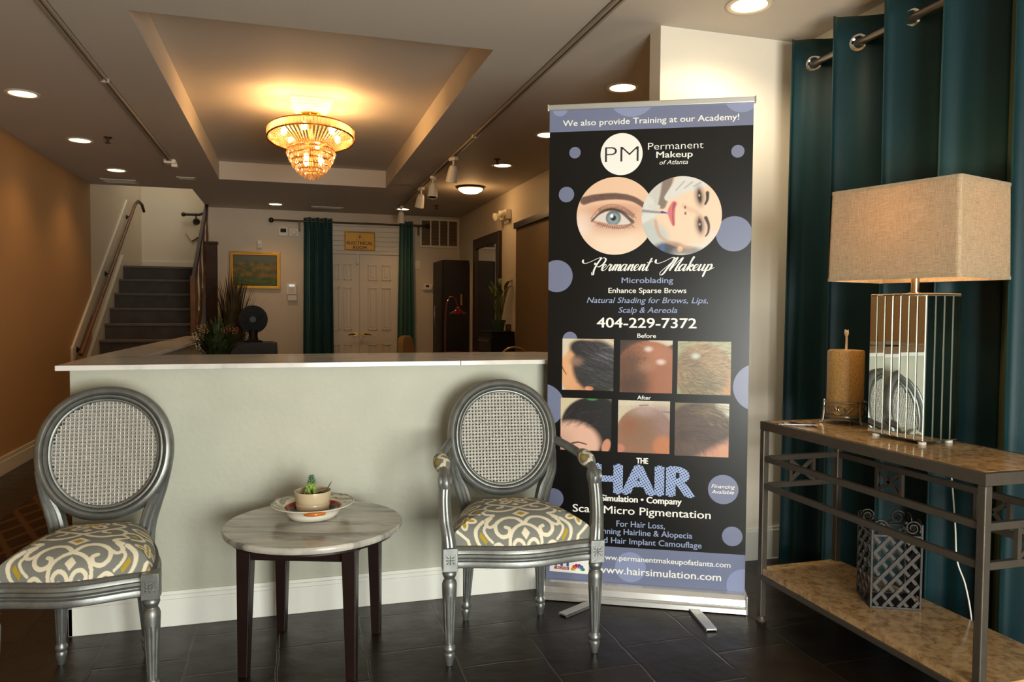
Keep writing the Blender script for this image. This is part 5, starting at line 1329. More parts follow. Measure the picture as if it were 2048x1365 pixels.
# reclining face with gloved hands
a = canvas(170, 170, (236, 204, 176))
blob(a, 0.62, 0.5, 0.5, 0.45, (242, 210, 182), 0.6)
halfplane(a, (0.18, 0.5), (-0.93, 0.25), (206, 204, 196), 0.05)
blob(a, 0.10, 0.18, 0.25, 0.25, (196, 200, 196), 0.3); blob(a, 0.35, 0.05, 0.22, 0.12, (74, 78, 88), 0.3); blob(a, 0.27, 0.09, 0.03, 0.06, (74, 96, 150), 0.3)
blob(a, 0.75, 0.02, 0.3, 0.12, (224, 220, 212), 0.4); blob(a, 0.95, 0.16, 0.15, 0.12, (226, 218, 206), 0.5); blob(a, 0.60, 0.06, 0.16, 0.05, (120, 112, 108), 0.5, 0.8)
stroke(a, [(0.18, 0.44), (0.24, 0.25), (0.42, 0.14), (0.62, 0.10)], 0.02, 0.02, (206, 156, 122), 0.7, 0.7)
stroke(a, [(0.33, 0.98), (0.30, 0.80), (0.26, 0.64)], 0.07, 0.05, (120, 104, 94), 0.9, 0.3)
for p in ([(0.52, 1.0), (0.42, 0.86), (0.33, 0.73)], [(0.62, 0.98), (0.50, 0.86), (0.40, 0.76)], [(0.72, 0.96), (0.62, 0.88), (0.52, 0.82)], [(0.80, 0.94), (0.72, 0.88), (0.64, 0.84)]): stroke(a, p, 0.06, 0.042, (222, 218, 212), 1, 0.2)
for p in ([(0.53, 0.93), (0.43, 0.82)], [(0.63, 0.92), (0.53, 0.84)], [(0.73, 0.91), (0.64, 0.86)]): stroke(a, p, 0.008, 0.006, (150, 142, 134), 0.7, 0.5)
stroke(a, [(0.02, 0.72), (0.10, 0.66), (0.08, 0.55)], 0.07, 0.06, (220, 218, 212), 1, 0.25); stroke(a, [(0.02, 0.46), (0.10, 0.50), (0.18, 0.54)], 0.05, 0.035, (222, 220, 214), 1, 0.25); stroke(a, [(0.12, 0.62), (0.22, 0.62)], 0.03, 0.02, (216, 212, 206), 1, 0.25)
stroke(a, [(0.02, 0.57), (0.20, 0.55), (0.27, 0.545)], 0.017, 0.012, (150, 146, 150), 1, 0.3); stroke(a, [(0.26, 0.55), (0.33, 0.535)], 0.016, 0.004, (64, 56, 150), 1, 0.3)
stroke(a, [(0.41, 0.65), (0.36, 0.56), (0.38, 0.46), (0.405, 0.39)], 0.035, 0.018, (216, 118, 122), 1, 0.35); stroke(a, [(0.41, 0.65), (0.405, 0.54), (0.41, 0.40)], 0.022, 0.012, (196, 92, 102), 0.9, 0.4); stroke(a, [(0.415, 0.66), (0.39, 0.54), (0.405, 0.39)], 0.006, 0.005, (150, 66, 74), 0.9, 0.4)
stroke(a, [(0.53, 0.62), (0.60, 0.58), (0.68, 0.55)], 0.03, 0.03, (226, 180, 150), 0.6, 0.7); blob(a, 0.545, 0.605, 0.012, 0.018, (120, 70, 58), 0.5); blob(a, 0.55, 0.53, 0.012, 0.02, (130, 78, 62), 0.5)
for (ex, ey, ex2, ey2) in ((0.72, 0.74, 0.81, 0.72), (0.73, 0.38, 0.83, 0.40)):
    blob(a, ex, ey, 0.055, 0.115, (120, 78, 62), 0.7, 0.8, 0.12); blob(a, ex, ey, 0.024, 0.085, (32, 24, 24), 0.5, 1, 0.12); blob(a, ex-0.004, ey+0.01, 0.010, 0.014, (220, 214, 208), 0.5, 0.8)
stroke(a, [(0.815, 0.78), (0.815, 0.70), (0.79, 0.64)], 0.022, 0.012, (58, 40, 36), 1, 0.35); stroke(a, [(0.80, 0.47), (0.835, 0.38), (0.83, 0.29), (0.80, 0.24)], 0.022, 0.008, (66, 46, 42), 1, 0.35)
blob(a, 0.49, 0.085, 0.03, 0.035, (240, 190, 150), 0.4); blob(a, 0.49, 0.075, 0.008, 0.01, (230, 140, 70), 0.4)
X, Z = 0.5586, 1.6566
print_disc('photo_print', a, X, Z, r, -0.0024, M_ph, panel)
# six before / after pictures
def head_print(idx, O, wd, hg):
    a = canvas(118, 118, (214, 200, 170))
    if idx == 0:
        a[:] = S(220, 204, 172); blob(a, 0.02, 0.05, 0.14, 0.14, (196, 204, 206), 0.3)
        blob(a, 0.48, 0.35, 0.50, 0.62, (222, 164, 120), 0.05); halfplane(a, (0.03, 0.3), (-1, 0.15), (216, 204, 180), 0.03, 1.0)
        blob(a, 0.08, 0.38, 0.12, 0.3, (226, 170, 124), 0.2)
        blob(a, 0.66, 0.48, 0.46, 0.50, (58, 54, 54), 0.12); blob(a, 0.44, 0.80, 0.30, 0.17, (44, 40, 42), 0.2, 1, -0.2); blob(a, 0.28, 0.56, 0.12, 0.08, (150, 118, 98), 0.8, 0.9)
        blob(a, 0.80, 0.25, 0.4, 0.35, (46, 46, 44), 0.4); blob(a, 0.53, 0.04, 0.08, 0.05, (224, 150, 116), 0.2)
        fibre(a, lambda x, y: 1 if x > 0.3 and y > 0.1 else 0, lambda x, y: -0.35+0.7*(0.5-y), 0.30, (96, 96, 104), 260, rng, 0.30); fibre(a, lambda x, y: 1 if x > 0.6 and 0.6 < y < 0.85 else 0, lambda x, y: -0.35, 0.28, (150, 156, 176), 90, rng, 0.4); fibre(a, lambda x, y: 1 if x > 0.25 and y < 0.9 else 0, lambda x, y: -0.3, 0.25, (24, 22, 24), 240, rng, 0.4)
        stroke(a, [(0.0, 0.45), (0.05, 0.36), (0.09, 0.30)], 0.012, 0.006, (84, 60, 48), 0.9)
    elif idx == 1:
        a[:] = S(60, 44, 38); blob(a, 0.8, 1.0, 0.25, 0.12, (214, 206, 186), 0.15); blob(a, 0.55, 0.30, 0.68, 0.68, (158, 98, 66), 0.04)
        blob(a, 0.60, 0.75, 0.36, 0.2, (178, 116, 86), 0.7, 0.8); blob(a, 0.2, 0.4, 0.34, 0.45, (84, 60, 44), 0.6, 0.8); blob(a, 0.25, 0.1, 0.3, 0.2, (70, 44, 32), 0.6, 0.7)
        blob(a, 0.54, 0.83, 0.07, 0.045, (236, 216, 208), 0.8, 0.75); blob(a, 0.78, 0.59, 0.075, 0.045, (236, 216, 208), 0.8, 0.75); blob(a, 0.5, 0.5, 0.15, 0.1, (196, 140, 112), 0.8, 0.4)
        fibre(a, lambda x, y: 1 if x < 0.5 else 0, lambda x, y: 1.2-2*y, 0.03, (52, 36, 28), 900, rng, 0.35); paint_noise(a, 0.05, rng)
    elif idx == 2:
        a[:] = S(168, 166, 130); blob(a, 0.5, 0.42, 0.54, 0.54, (164, 134, 98), 0.05); blob(a, 0.45, 0.15, 0.40, 0.30, (112, 100, 68), 0.5, 0.8); blob(a, 0.2, 0.6, 0.3, 0.16, (120, 100, 74), 0.6, 0.7)
        halfplane(a, (0.93, 0.2), (0.85, -0.35), (188, 136, 88), 0.08)
        fibre(a, lambda x, y: 1 if y > 0.5 else 0, lambda x, y: 0.5-0.5*x, 0.14, (74, 62, 44), 620, rng, 0.34); fibre(a, lambda x, y: 1 if y < 0.55 and x < 0.85 else 0, lambda x, y: -1.0+x, 0.14, (70, 62, 42), 620, rng, 0.34); fibre(a, lambda x, y: 1, lambda x, y: 0.3-0.8*x, 0.12, (196, 168, 124), 240, rng, 0.3)
        blob(a, 0.34, 0.72, 0.07, 0.05, (216, 224, 214), 0.8, 0.7)
    elif idx == 3:
        a[:] = S(212, 196, 162); blob(a, 0.60, 0.50, 0.58, 0.52, (28, 25, 26), 0.05); blob(a, 0.8, 0.5, 0.4, 0.6, (28, 26, 26), 0.2); blob(a, 0.62, 0.99, 0.10, 0.03, (60, 140, 70), 0.4)
        blob(a, 0.22, 0.12, 0.56, 0.43, (228, 180, 158), 0.16); halfplane(a, (0.86, 0.2), (0.9, -0.45), (24, 22, 20), 0.04); blob(a, 0.90, 0.10, 0.08, 0.14, (206, 142, 112), 0.15, 1, -0.3)
        fibre(a, lambda x, y: 1 if 0.45 < y < 0.75 and x < 0.7 else 0, lambda x, y: 0.9-0.9*x, 0.16, (84, 72, 90), 150, rng, 0.32); fibre(a, lambda x, y: 1 if 0.42 < y < 0.62 and x < 0.75 else 0, lambda x, y: 1.0-x, 0.12, (20, 18, 18), 420, rng, 0.45)
        stroke(a, [(0.23, 0.13), (0.36, 0.155), (0.52, 0.12)], 0.018, 0.010, (70, 48, 44), 0.95); stroke(a, [(0.0, 0.25), (0.05, 0.19), (0.10, 0.15)], 0.012, 0.006, (70, 48, 44), 0.9); stroke(a, [(0.0, 0.10), (0.08, 0.09), (0.15, 0.11)], 0.010, 0.008, (120, 80, 66), 0.8)
    elif idx == 4:
        a[:] = S(206, 192, 168); halfplane(a, (0.0, 0.90), (0, 1), (212, 200, 178), 0.02); stroke(a, [(0.42, 0.905), (0.58, 0.915)], 0.012, 0.012, (50, 44, 40)); stroke(a, [(0.85, 0.80), (1, 0.79)], 0.012, 0.012, (60, 52, 46))
        blob(a, 0.52, 0.34, 0.56, 0.54, (150, 108, 84), 0.04); blob(a, 0.55, 0.80, 0.28, 0.12, (188, 164, 156), 0.7, 0.8); blob(a, 0.85, 0.62, 0.25, 0.3, (146, 118, 116), 0.6, 0.7); blob(a, 0.45, 0.45, 0.3, 0.3, (134, 102, 78), 0.6, 0.7)
        blob(a, 0.24, 0.5, 0.16, 0.14, (150, 94, 62), 0.7, 0.7); halfplane(a, (0.72, 0.36), (0.25, -1), (186, 118, 80), 0.05, 0.75) if False else blob(a, 0.88, 0.14, 0.2, 0.2, (192, 122, 80), 0.3, 0.9); blob(a, 0.04, 0.08, 0.1, 0.08, (196, 128, 104), 0.3)
        fibre(a, lambda x, y: 1 if y > 0.2 else 0, lambda x, y: 1-2*y, 0.03, (104, 78, 66), 700, rng, 0.16); paint_noise(a, 0.035, rng)
    else:
        a[:] = S(120, 110, 78); blob(a, 0.95, 0.95, 0.2, 0.2, (206, 202, 182), 0.2); blob(a, 0.42, 0.40, 0.66, 0.58, (84, 62, 48), 0.08); blob(a, 0.6, 0.85, 0.3, 0.1, (112, 92, 62), 0.5, 0.8); blob(a, 0.35, 0.1, 0.35, 0.2, (96, 76, 66), 0.5, 0.7)
        halfplane(a, (0.80, 0.22), (0.55, -0.9), (206, 148, 118), 0.10)
        fibre(a, lambda x, y: 1 if x < 0.98 and y > 0.25 else 0, lambda x, y: 0.15-0.55*x, 0.16, (44, 30, 24), 620, rng, 0.34); fibre(a, lambda x, y: 1 if y < 0.5 and x < 0.75 else 0, lambda x, y: -1.0, 0.12, (60, 44, 38), 420, rng, 0.34); fibre(a, lambda x, y: 1 if x > 0.5 and y > 0.6 else 0, lambda x, y: -0.5, 0.10, (170, 150, 96), 160, rng, 0.34)
    print_quad('photo_print', a, (O[0], -0.0020, O[1]), (wd, 0, 0), (0, 0, hg), M_ph, panel)
for i, (x0, x1, z0, z1) in enumerate(((0.0640, 0.2845, 0.9135, 1.1360), (0.3120, 0.5312, 0.9090, 1.1330), (0.5525, 0.7698, 0.9075, 1.1310), (0.0590, 0.2780, 0.6520, 0.8784), (0.3065, 0.5240, 0.6505, 0.8750), (0.5450, 0.7662, 0.6460, 0.8715))): head_print(i, (x0, z0), x1-x0, z1-z0)
# station card with the fan of six feathers
B().poly(lay([(0.0165, 0.1125), (0.1875, 0.1095), (0.1885, 0.207), (0.0172, 0.210)], -0.0020)).build('logo_card', M_wprint, panel)
b = B()
for x in (0.0385, 0.0640, 0.0905):
    b.poly(lay([(x, 0.138), (x+0.0105, 0.138), (x+0.0105, 0.186), (x, 0.186)], -0.0024))
    if x < 0.09: b.poly(lay([(x, 0.186), (x+0.0105, 0.186), (x+0.0185, 0.1905), (x+0.0185, 0.198), (x+0.004, 0.192)], -0.0024))
b.build('logo_bars', mat('blue_logo_print', S(44, 88, 158), 0.4), panel)
B().poly(lay([(0.0375, 0.1238), (0.1018, 0.1230), (0.1018, 0.1355), (0.0375, 0.1360)], -0.0023)).build('logo_strip', mat('red_logo_print', S(176, 44, 58), 0.4), panel)
letters([("ALIVE", 0.0455, 0.0960, 0.1260, 0.1255, 0.0082, 0.03, 0)], M_wprint, -0.0026)
for i, colr in enumerate(((206, 158, 44), (204, 92, 40), (178, 36, 50), (98, 76, 150), (52, 112, 176), (52, 140, 76))):
    a_ = PI-(PI/6)*(i+0.5)*0.98-0.02; cx, cz = 0.1405, 0.1215; ca, sa = math.cos(a_), math.sin(a_)
    pts = [(0.009, 0)]+[(0.024+0.008*math.cos(t), 0.0075*math.sin(t)) for t in [-PI/2+PI*k/10 for k in range(11)]]
    B().poly(lay([(cx+ca*u-sa*v, cz+sa*u+ca*v) for u, v in pts], -0.0024)).build('logo_feather', mat('feather_%d_%d_%d' % colr, S(*colr), 0.4), panel)
# ================================================================== CONSOLE TABLE AND WHAT STANDS ON IT
X0, X1, Y0c, Y1c, HT = 1.818, 2.200, 1.585, 2.612, 0.816
cs_ = thing('console_table', 'grey metal console table with tan stone top and shelf by the curtain', 'console table', (0, 0, 0))
tk = 0.026
for x in (X0+tk/2, X1-tk/2):
    for y in (Y0c+tk/2, Y1c-tk/2):
        lg = B().bb(x-tk/2, x+tk/2, y-tk/2, y+tk/2, 0.022, HT-0.0345).build('leg', M_steel, cs_, bev=0.003)
        B().lathe([(0.019, 0), (0.021, 0.006), (0.017, 0.012), (0.013, 0.022)], 20, (x, y, 0)).build('foot', M_steel, lg, smooth=True)
tf = B(); tf.bb(X0+0.02, X1-0.02, Y0c, Y0c+0.02, HT-0.034, HT); tf.bb(X0+0.02, X1-0.02, Y1c-0.02, Y1c, HT-0.034, HT); tf.bb(X0, X0+0.02, Y0c, Y1c, HT-0.034, HT); tf.bb(X1-0.02, X1, Y0c, Y1c, HT-0.034, HT)
tf.build('top_frame', M_steel, cs_)
B().bb(X0+0.0205, X1-0.0205, Y0c+0.0205, Y1c-0.0205, HT-0.02, HT+0.001).build('stone_top', M_traver, cs_)
def rail(a, b2): return B().bar(a, b2, 0.018, 0.022).build('rail', M_steel, cs_, bev=0.002)
for z in (0.666, 0.556):
    for x in (X0+tk/2, X1-tk/2): rail((x, Y0c+tk, z), (x, Y1c-tk, z))
    for y in (Y0c+tk/2, Y1c-tk/2): rail((X0+tk, y, z), (X1-tk, y, z))
# crossed panels: middle of both ends and of the back
def cross(name, a, b2):
    g = B(); a, b2 = Vector(a), Vector(b2); up = Vector((0, 0, 0.088))
    g.bar(a, a+up, 0.014, 0.014); g.bar(b2, b2+up, 0.014, 0.014); g.bar(a, b2+up, 0.010, 0.012); g.bar(b2, a+up, 0.010, 0.012)
    g.build(name, M_steel, cs_)
xm, ym = (X0+X1)/2, (Y0c+Y1c)/2
for y in (Y0c+tk/2, Y1c-tk/2): cross('crossed_panel', (xm-0.055, y, 0.567), (xm+0.055, y, 0.567))
for yy in (ym-0.22, ym+0.22): cross('crossed_panel', (X1-tk/2, yy-0.06, 0.567), (X1-tk/2, yy+0.06, 0.567))
sf = B(); zs = 0.187
for (q0, q1, r0, r1) in ((X0+tk, X1-tk, Y0c, Y0c+0.02), (X0+tk, X1-tk, Y1c-0.02, Y1c), (X0, X0+0.02, Y0c+tk, Y1c-tk), (X1-0.02, X1, Y0c+tk, Y1c-tk)): sf.bb(q0, q1, r0, r1, zs-0.012, zs+0.010)
sf.build('shelf_frame', M_steel, cs_, bev=0.002)
B().prism([(X0+0.004, Y0c+tk+0.002), (X0+tk+0.002, Y0c+tk+0.002), (X0+tk+0.002, Y0c+0.004), (X1-tk-0.002, Y0c+0.004), (X1-tk-0.002, Y0c+tk+0.002), (X1-0.004, Y0c+tk+0.002), (X1-0.004, Y1c-tk-0.002), (X1-tk-0.002, Y1c-tk-0.002), (X1-tk-0.002, Y1c-0.004), (X0+tk+0.002, Y1c-0.004), (X0+tk+0.002, Y1c-tk-0.002), (X0+0.004, Y1c-tk-0.002)], zs+0.0102, zs+0.034).build('stone_shelf', M_traver, cs_)
ZT = HT+0.001; ZSH = zs+0.034

# ---- mirrored lamp
lp = thing('mirrored_table_lamp', 'table lamp with mirrored strip base and rectangular linen shade on the console', 'lamp', (2.072, 2.103, ZT), 0.072)
BWd, BDp, BH = 0.232, 0.158, 0.49
M_core = mat('mirror_backing', S(120, 118, 100), 0.3, 0.8)
B().bb(-BDp/2+0.004, BDp/2-0.004, -BWd/2+0.004, BWd/2-0.004, 0.010, 0.008+BH).build('base_core', M_core, lp)
rr = random.Random(2)
def strips(name, n, length, place):
    b, e = B(), B(); w = length/n
    for i in range(n):
        u0 = -length/2+i*w; g = 0.0034; t_ = (rr.random()-0.5)*0.0006
        z0, z1 = 0.012, 0.008+BH
        F = [place(u0+g, z0+g, 0.004+t_), place(u0+w-g, z0+g, 0.004-t_), place(u0+w-g, z1-g, 0.004-t_), place(u0+g, z1-g, 0.004+t_)]
        K = [place(u0+0.0003, z0, 0), place(u0+w-0.0003, z0, 0), place(u0+w-0.0003, z1, 0), place(u0+0.0003, z1, 0)]
        b.add(F, [(0, 1, 2, 3)]); e.add(F+K, [(4, 5, 1, 0), (5, 6, 2, 1), (6, 7, 3, 2), (7, 4, 0, 3)])
    o = b.build(name, M_mirror, lp); e.build('bevelled_edges', M_mirror_edge, o)
strips('mirror_face', 7, BWd, lambda u, z, o: (-BDp/2+0.003-o, -u, z))
strips('mirror_face', 4, BDp, lambda u, z, o: (u, -BWd/2+0.003-o, z))
strips('mirror_face', 7, BWd, lambda u, z, o: (BDp/2-0.003+o, u, z))
strips('mirror_face', 4, BDp, lambda u, z, o: (-u, BWd/2-0.003+o, z))
B().bb(-BDp/2, BDp/2, -BWd/2, BWd/2, 0.008+BH, 0.014+BH).build('mirror_cap', M_mirror, lp, bev=0.003)
for sx in (-1, 1):
    for sy in (-1, 1): B().lathe([(0.013, 0), (0.013, 0.0098)], 18, (sx*0.06, sy*0.096, 0)).build('foot', M_wplast, lp)
M_nick = mat('brushed_brass_nickel', S(200, 178, 140), 0.22, 0.95)
B().lathe([(0.024, BH+0.014), (0.024, BH+0.018), (0.0135, BH+0.02), (0.0135, BH+0.075), (0.017, BH+0.078), (0.017, BH+0.13), (0.012, BH+0.135)], 24).build('stem', M_nick, lp, smooth=True)
B().sphere((0, 0, BH+0.175), 0.030, 16, 10, (1, 1, 1.3)).build('bulb', mat('lamp_bulb', (1, .9, .7), 0.5, emit=(1.0, 0.66, 0.3), estr=7), lp, smooth=True)
point('table_lamp_light', (2.072, 2.103, ZT+BH+0.285), 7.0, (1.0, 0.58, 0.24), 0.03)
ms = mat('linen_shade', S(186, 158, 122), 0.85, 0, 0.2)
nt, pb_ = nodes(ms)
tc = nt.nodes.new('ShaderNodeTexCoord')
mixc = None
for (sc_, ) in (((40, 40, 900),), ((900, 900, 30),)):
    mp = nt.nodes.new('ShaderNodeMapping'); mp.inputs['Scale'].default_value = sc_; nt.links.new(tc.outputs['Object'], mp.inputs['Vector'])
    nz = nt.nodes.new('ShaderNodeTexNoise'); nz.inputs['Scale'].default_value = 1.0; nz.inputs['Detail'].default_value = 2; nt.links.new(mp.outputs[0], nz.inputs['Vector'])
    if mixc is None: mixc = nz
    else:
        ad = nt.nodes.new('ShaderNodeMath'); ad.operation = 'ADD'; nt.links.new(mixc.outputs['Fac'], ad.inputs[0]); nt.links.new(nz.outputs['Fac'], ad.inputs[1])
rp = nt.nodes.new('ShaderNodeMapRange'); rp.inputs[1].default_value = 0.7; rp.inputs[2].default_value = 1.3; nt.links.new(ad.outputs[0], rp.inputs[0])
mc_ = nt.nodes.new('ShaderNodeMix'); mc_.data_type = 'RGBA'; mc_.inputs[6].default_value = (*S(166, 144, 114), 1); mc_.inputs[7].default_value = (*S(214, 192, 160), 1)
nt.links.new(rp.outputs[0], mc_.inputs[0]); nt.links.new(mc_.outputs[2], pb_.inputs['Base Color'])
tl = nt.nodes.new('ShaderNodeBsdfTranslucent'); nt.links.new(mc_.outputs[2], tl.inputs[0]); mx2 = nt.nodes.new('ShaderNodeMixShader'); mx2.inputs[0].default_value = 0.33
nt.links.new(pb_.outputs[0], mx2.inputs[1]); nt.links.new(tl.outputs[0], mx2.inputs[2]); nt.links.new(mx2.outputs[0], nt.nodes['Material Output'].inputs[0])
z0, z1 = 1.368-ZT, 1.684-ZT
sa = 0.20   # the shade sits turned a little on its base
def rect_loop(w, d, z, r=0.012):
    out = []
    for (sx, sy, a0_) in ((1, 1, 0), (-1, 1, PI/2), (-1, -1, PI), (1, -1, 1.5*PI)):
        for k in range(5):
            a = a0_+PI/2*k/4; x, y = sx*(d/2-r)+r*math.cos(a), sy*(w/2-r)+r*math.sin(a)
            out.append((x*math.cos(sa)-y*math.sin(sa), x*math.sin(sa)+y*math.cos(sa), z))
    return out
b = B(); lo, hi = rect_loop(0.462, 0.325, z0), rect_loop(0.450, 0.315, z1); n_ = len(lo)
lo2, hi2 = rect_loop(0.458, 0.321, z0), rect_loop(0.446, 0.311, z1)
b.add(lo+hi+lo2+hi2, [(i, (i+1) % n_, n_+(i+1) % n_, n_+i) for i in range(n_)]+[(2*n_+(i+1) % n_, 2*n_+i, 3*n_+i, 3*n_+(i+1) % n_) for i in range(n_)]+[(i, 2*n_+i, 2*n_+(i+1) % n_, (i+1) % n_) for i in range(n_)]+[(n_+i, n_+(i+1) % n_, 3*n_+(i+1) % n_, 3*n_+i) for i in range(n_)])
sh = b.build('lamp_shade', ms, lp)
for (w, d, za, zb) in ((0.465, 0.328, z0-0.001, z0+0.010), (0.453, 0.318, z1-0.010, z1+0.001)):
    l1, l2, l3 = rect_loop(w, d, za), rect_loop(w, d, zb), rect_loop(w-0.004, d-0.004, zb)
    B().add(l1+l2, [(i, (i+1) % n_, n_+(i+1) % n_, n_+i) for i in range(n_)]).build('shade_hem', ms, sh)
b = B(); b.tube([(0, 0, BH+0.125), (0, 0.05, BH+0.16), (0, 0.055, BH+0.25), (0, 0.0, z1-0.012)], 0.0022, 6); b.tube([(0, 0, BH+0.125), (0, -0.05, BH+0.16), (0, -0.055, BH+0.25), (0, 0.0, z1-0.012)], 0.0022, 6)
for s in (-1, 1):
    b.tube([(0, 0, z1-0.012), (s*0.155*math.cos(sa), s*0.155*math.sin(sa), z1-0.004)], 0.002, 6)
b.build('harp', M_nick, lp)
cd = B().tube(catmull([(0.135, 0.0, 0.02), (0.155, -0.03, -0.10), (0.15, -0.06, -0.30), (0.145, -0.075, -0.42), (0.145, -0.11, -0.50), (0.147, -0.135, -0.62), (0.15, -0.14, -0.80)], 8), 0.0026, 8)
cd.tube([(0.07, 0.0, 0.012), (0.10, 0.0, 0.006), (0.135, 0.0, 0.02)], 0.0026, 8)
pc_ = thing('power_cord', 'white lamp cord dropping behind the console table to the floor', 'cord', (2.072, 2.103, ZT), 0.085)
cd.build('cable', M_wplast, pc_, smooth=True)

# ---- candle in its scroll stand
CX, CY = 2.105, 2.470
hd = thing('candle_stand', 'silver scrollwork candle stand on three feet holding the candle', 'candle holder', (CX, CY, ZT))
M_pew = mat('pewter', S(150, 142, 128), 0.3, 0.85)
B().lathe([(0.004, 0.026), (0.072, 0.026), (0.076, 0.030), (0.076, 0.037), (0.070, 0.0375), (0.004, 0.035)], 48).build('plate', M_pew, hd, smooth=True)
B().tube([(0.0775*math.cos(2*PI*i/48), 0.0775*math.sin(2*PI*i/48), 0.088) for i in range(48)], 0.0035, 8, True).build('rim_ring', M_pew, hd, smooth=True)
for k in range(3):
    a = 2*PI*k/3-1.95+0.45; r = 0.078
    B().tube(catmull([(r*math.cos(a), r*math.sin(a), 0.096), (r*math.cos(a), r*math.sin(a), 0.06), ((r+0.002)*math.cos(a), (r+0.002)*math.sin(a), 0.03), ((r+0.006)*math.cos(a), (r+0.006)*math.sin(a), 0.010), ((r+0.016)*math.cos(a), (r+0.016)*math.sin(a), 0.004)], 5), 0.0042, 8).build('leg', M_pew, hd, smooth=True)
for k in range(3):
    a0_ = 2*PI*k/3-1.95-0.55
    def cyl(u, z): return (0.0765*math.cos(a0_+u/0.0765), 0.0765*math.sin(a0_+u/0.0765), z)
    b = B()
    for sg_, u0 in ((1, 0.0), (-1, -0.020)):
        pts = []
        for i in range(26):
            q = i/25; an = q*3.6*PI*0.62; R = 0.020*(1-0.78*q); pts.append(cyl(u0+sg_*(0.004+R*math.sin(an)), 0.060-R*math.cos(an)*0.95))
        b.tube([cyl(u0+sg_*0.046, 0.070), cyl(u0+sg_*0.028, 0.050)]+pts, 0.003, 6)
    b.build('scroll', M_pew, hd, smooth=True)
cdl = thing('pillar_candle', 'thick mottled gold pillar candle with white wick in the scroll stand', 'candle', (CX, CY, ZT+0.0378))
mc2 = mat('gold_wax', S(172, 136, 80), 0.4, 0, 0.5, 0.25, 260, 0.30, 170)
B().lathe([(0.004, 0), (0.066, 0.0), (0.068, 0.004), (0.068, 0.246), (0.066, 0.252), (0.060, 0.254), (0.050, 0.252), (0.004, 0.250)], 64).build('wax', mc2, cdl, smooth=True)
B().lathe([(0.020, 0.2505), (0.016, 0.2525), (0.004, 0.253)], 20).build('wax_pool', M_cer, cdl)
B().tube([(0, 0, 0.25), (0.001, 0, 0.29), (0.0, 0, 0.312)], [0.0045, 0.0042, 0.0042], 8).tube([(0, 0, 0.308), (-0.002, 0, 0.322), (-0.007, 0, 0.334)], [0.005, 0.008, 0.002], 8).tube([(0.001, 0, 0.31), (0.004, 0, 0.32), (0.007, 0, 0.333)], [0.005, 0.006, 0.0015], 8).build('wick', mat('wick_white', S(226, 214, 196), 0.8), cdl, smooth=True)

# ---- fanned stack of cards
ccols = [(60, 52, 48), (168, 152, 140), (42, 36, 34), (190, 176, 166), (90, 70, 60), (52, 46, 44)]
for i in range(6):
    cv = canvas(36, 24, ccols[i]); rg2 = np.random.default_rng(40+i)
    for _ in range(10): blob(cv, rg2.random(), rg2.random(), 0.15, 0.08, [(190, 150, 130), (30, 26, 26), (210, 200, 192), (120, 90, 80)][_ % 4], 0.4, 0.9)
    t_ = thing('promotional_card', 'glossy promotional card in the small fanned stack at the console corner', 'card', (1.880+0.004*i-0.006*(i % 2), 2.490-0.012*i+0.018, ZT+0.0006+0.0018*i), -0.45+0.13*(i % 3)-0.09*i*0.5, 'promotional cards in the fanned stack')
    B().bb(-0.048, 0.048, -0.032, 0.032, 0, 0.0012).build('card_stock', M_wprint, t_)
    print_quad('printed_face', cv, (-0.048, -0.032, 0.0014), (0.096, 0, 0), (0, 0.064, 0), M_ph, t_)

# ---- lattice basket on the lower shelf
ba_ = math.atan2(-0.07, 0.15)
bk = thing('lattice_lantern', 'pewter box of woven lattice strips with scrolled top on the lower shelf', 'lantern', (2.052, 2.168, ZSH), ba_)
wB, dB, hB = 0.162, 0.15, 0.262
M_pewd = mat('dark_pewter', S(50, 46, 41), 0.42, 0.5, 0.5, 0.06, 80, 0.15, 40)
fr = B()
for sx in (-1, 1):
    for sy in (-1, 1): fr.bb(sx*wB/2-0.004, sx*wB/2+0.004, sy*dB/2-0.004, sy*dB/2+0.004, 0, hB+0.04)
for z in (0.004, hB-0.004):
    for s in (-1, 1): fr.bb(-wB/2, wB/2, s*dB/2-0.004, s*dB/2+0.004, z-0.004, z+0.004); fr.bb(s*wB/2-0.004, s*wB/2+0.004, -dB/2, dB/2, z-0.004, z+0.004)
fr.build('frame', M_pewd, bk, bev=0.001)
B().bb(-wB/2, wB/2, -dB/2, dB/2, 0.001, 0.004).build('floor_plate', M_pewd, bk)
def lattice(w, place):
    b = B(); sp = 0.040; sw = 0.0056
    for sg_ in (1, -1):
        k = -12
        while k < 14:
            # strip along direction (1, sg*1.05), clipped to the face
            pts = []
            c0 = k*sp*1.4
            for t_ in np.linspace(0, 1, 61):
                u = -w/2+w*t_; z = c0+sg_*(u)*1.15+hB/2*(0 if True else 1)
                if 0.006 < z < hB-0.006: pts.append((u, z))
            if len(pts) > 2:
                vs = []
                for i_, (u, z) in enumerate(pts):
                    L = math.hypot(1, 1.15); nx_, nz_ = -sg_*1.15/L, 1/L; ph = (u-sg_*z*0.0)/sp*PI
                    off = 0.0016*sg_*math.cos(PI*(z*1.0+sg_*u*1.15*-1)/(sp*1.4)+PI*k)
                    for q in (-1, 1): vs.append(place(max(-w/2, min(w/2, u+q*sw*nx_)), max(0.005, min(hB-0.005, z+q*sw*nz_)), off+0.0012*sg_))
                b.add(vs, [(2*i_, 2*i_+1, 2*i_+3, 2*i_+2) for i_ in range(len(pts)-1)])
            k += 1
    o = b.build('lattice_side', M_pewd, bk)
    md = o.modifiers.new('strip', 'SOLIDIFY'); md.thickness = 0.0016
lattice(wB-0.008, lambda u, z, o: (u, -dB/2-o, z)); lattice(wB-0.008, lambda u, z, o: (-u, dB/2+o, z))
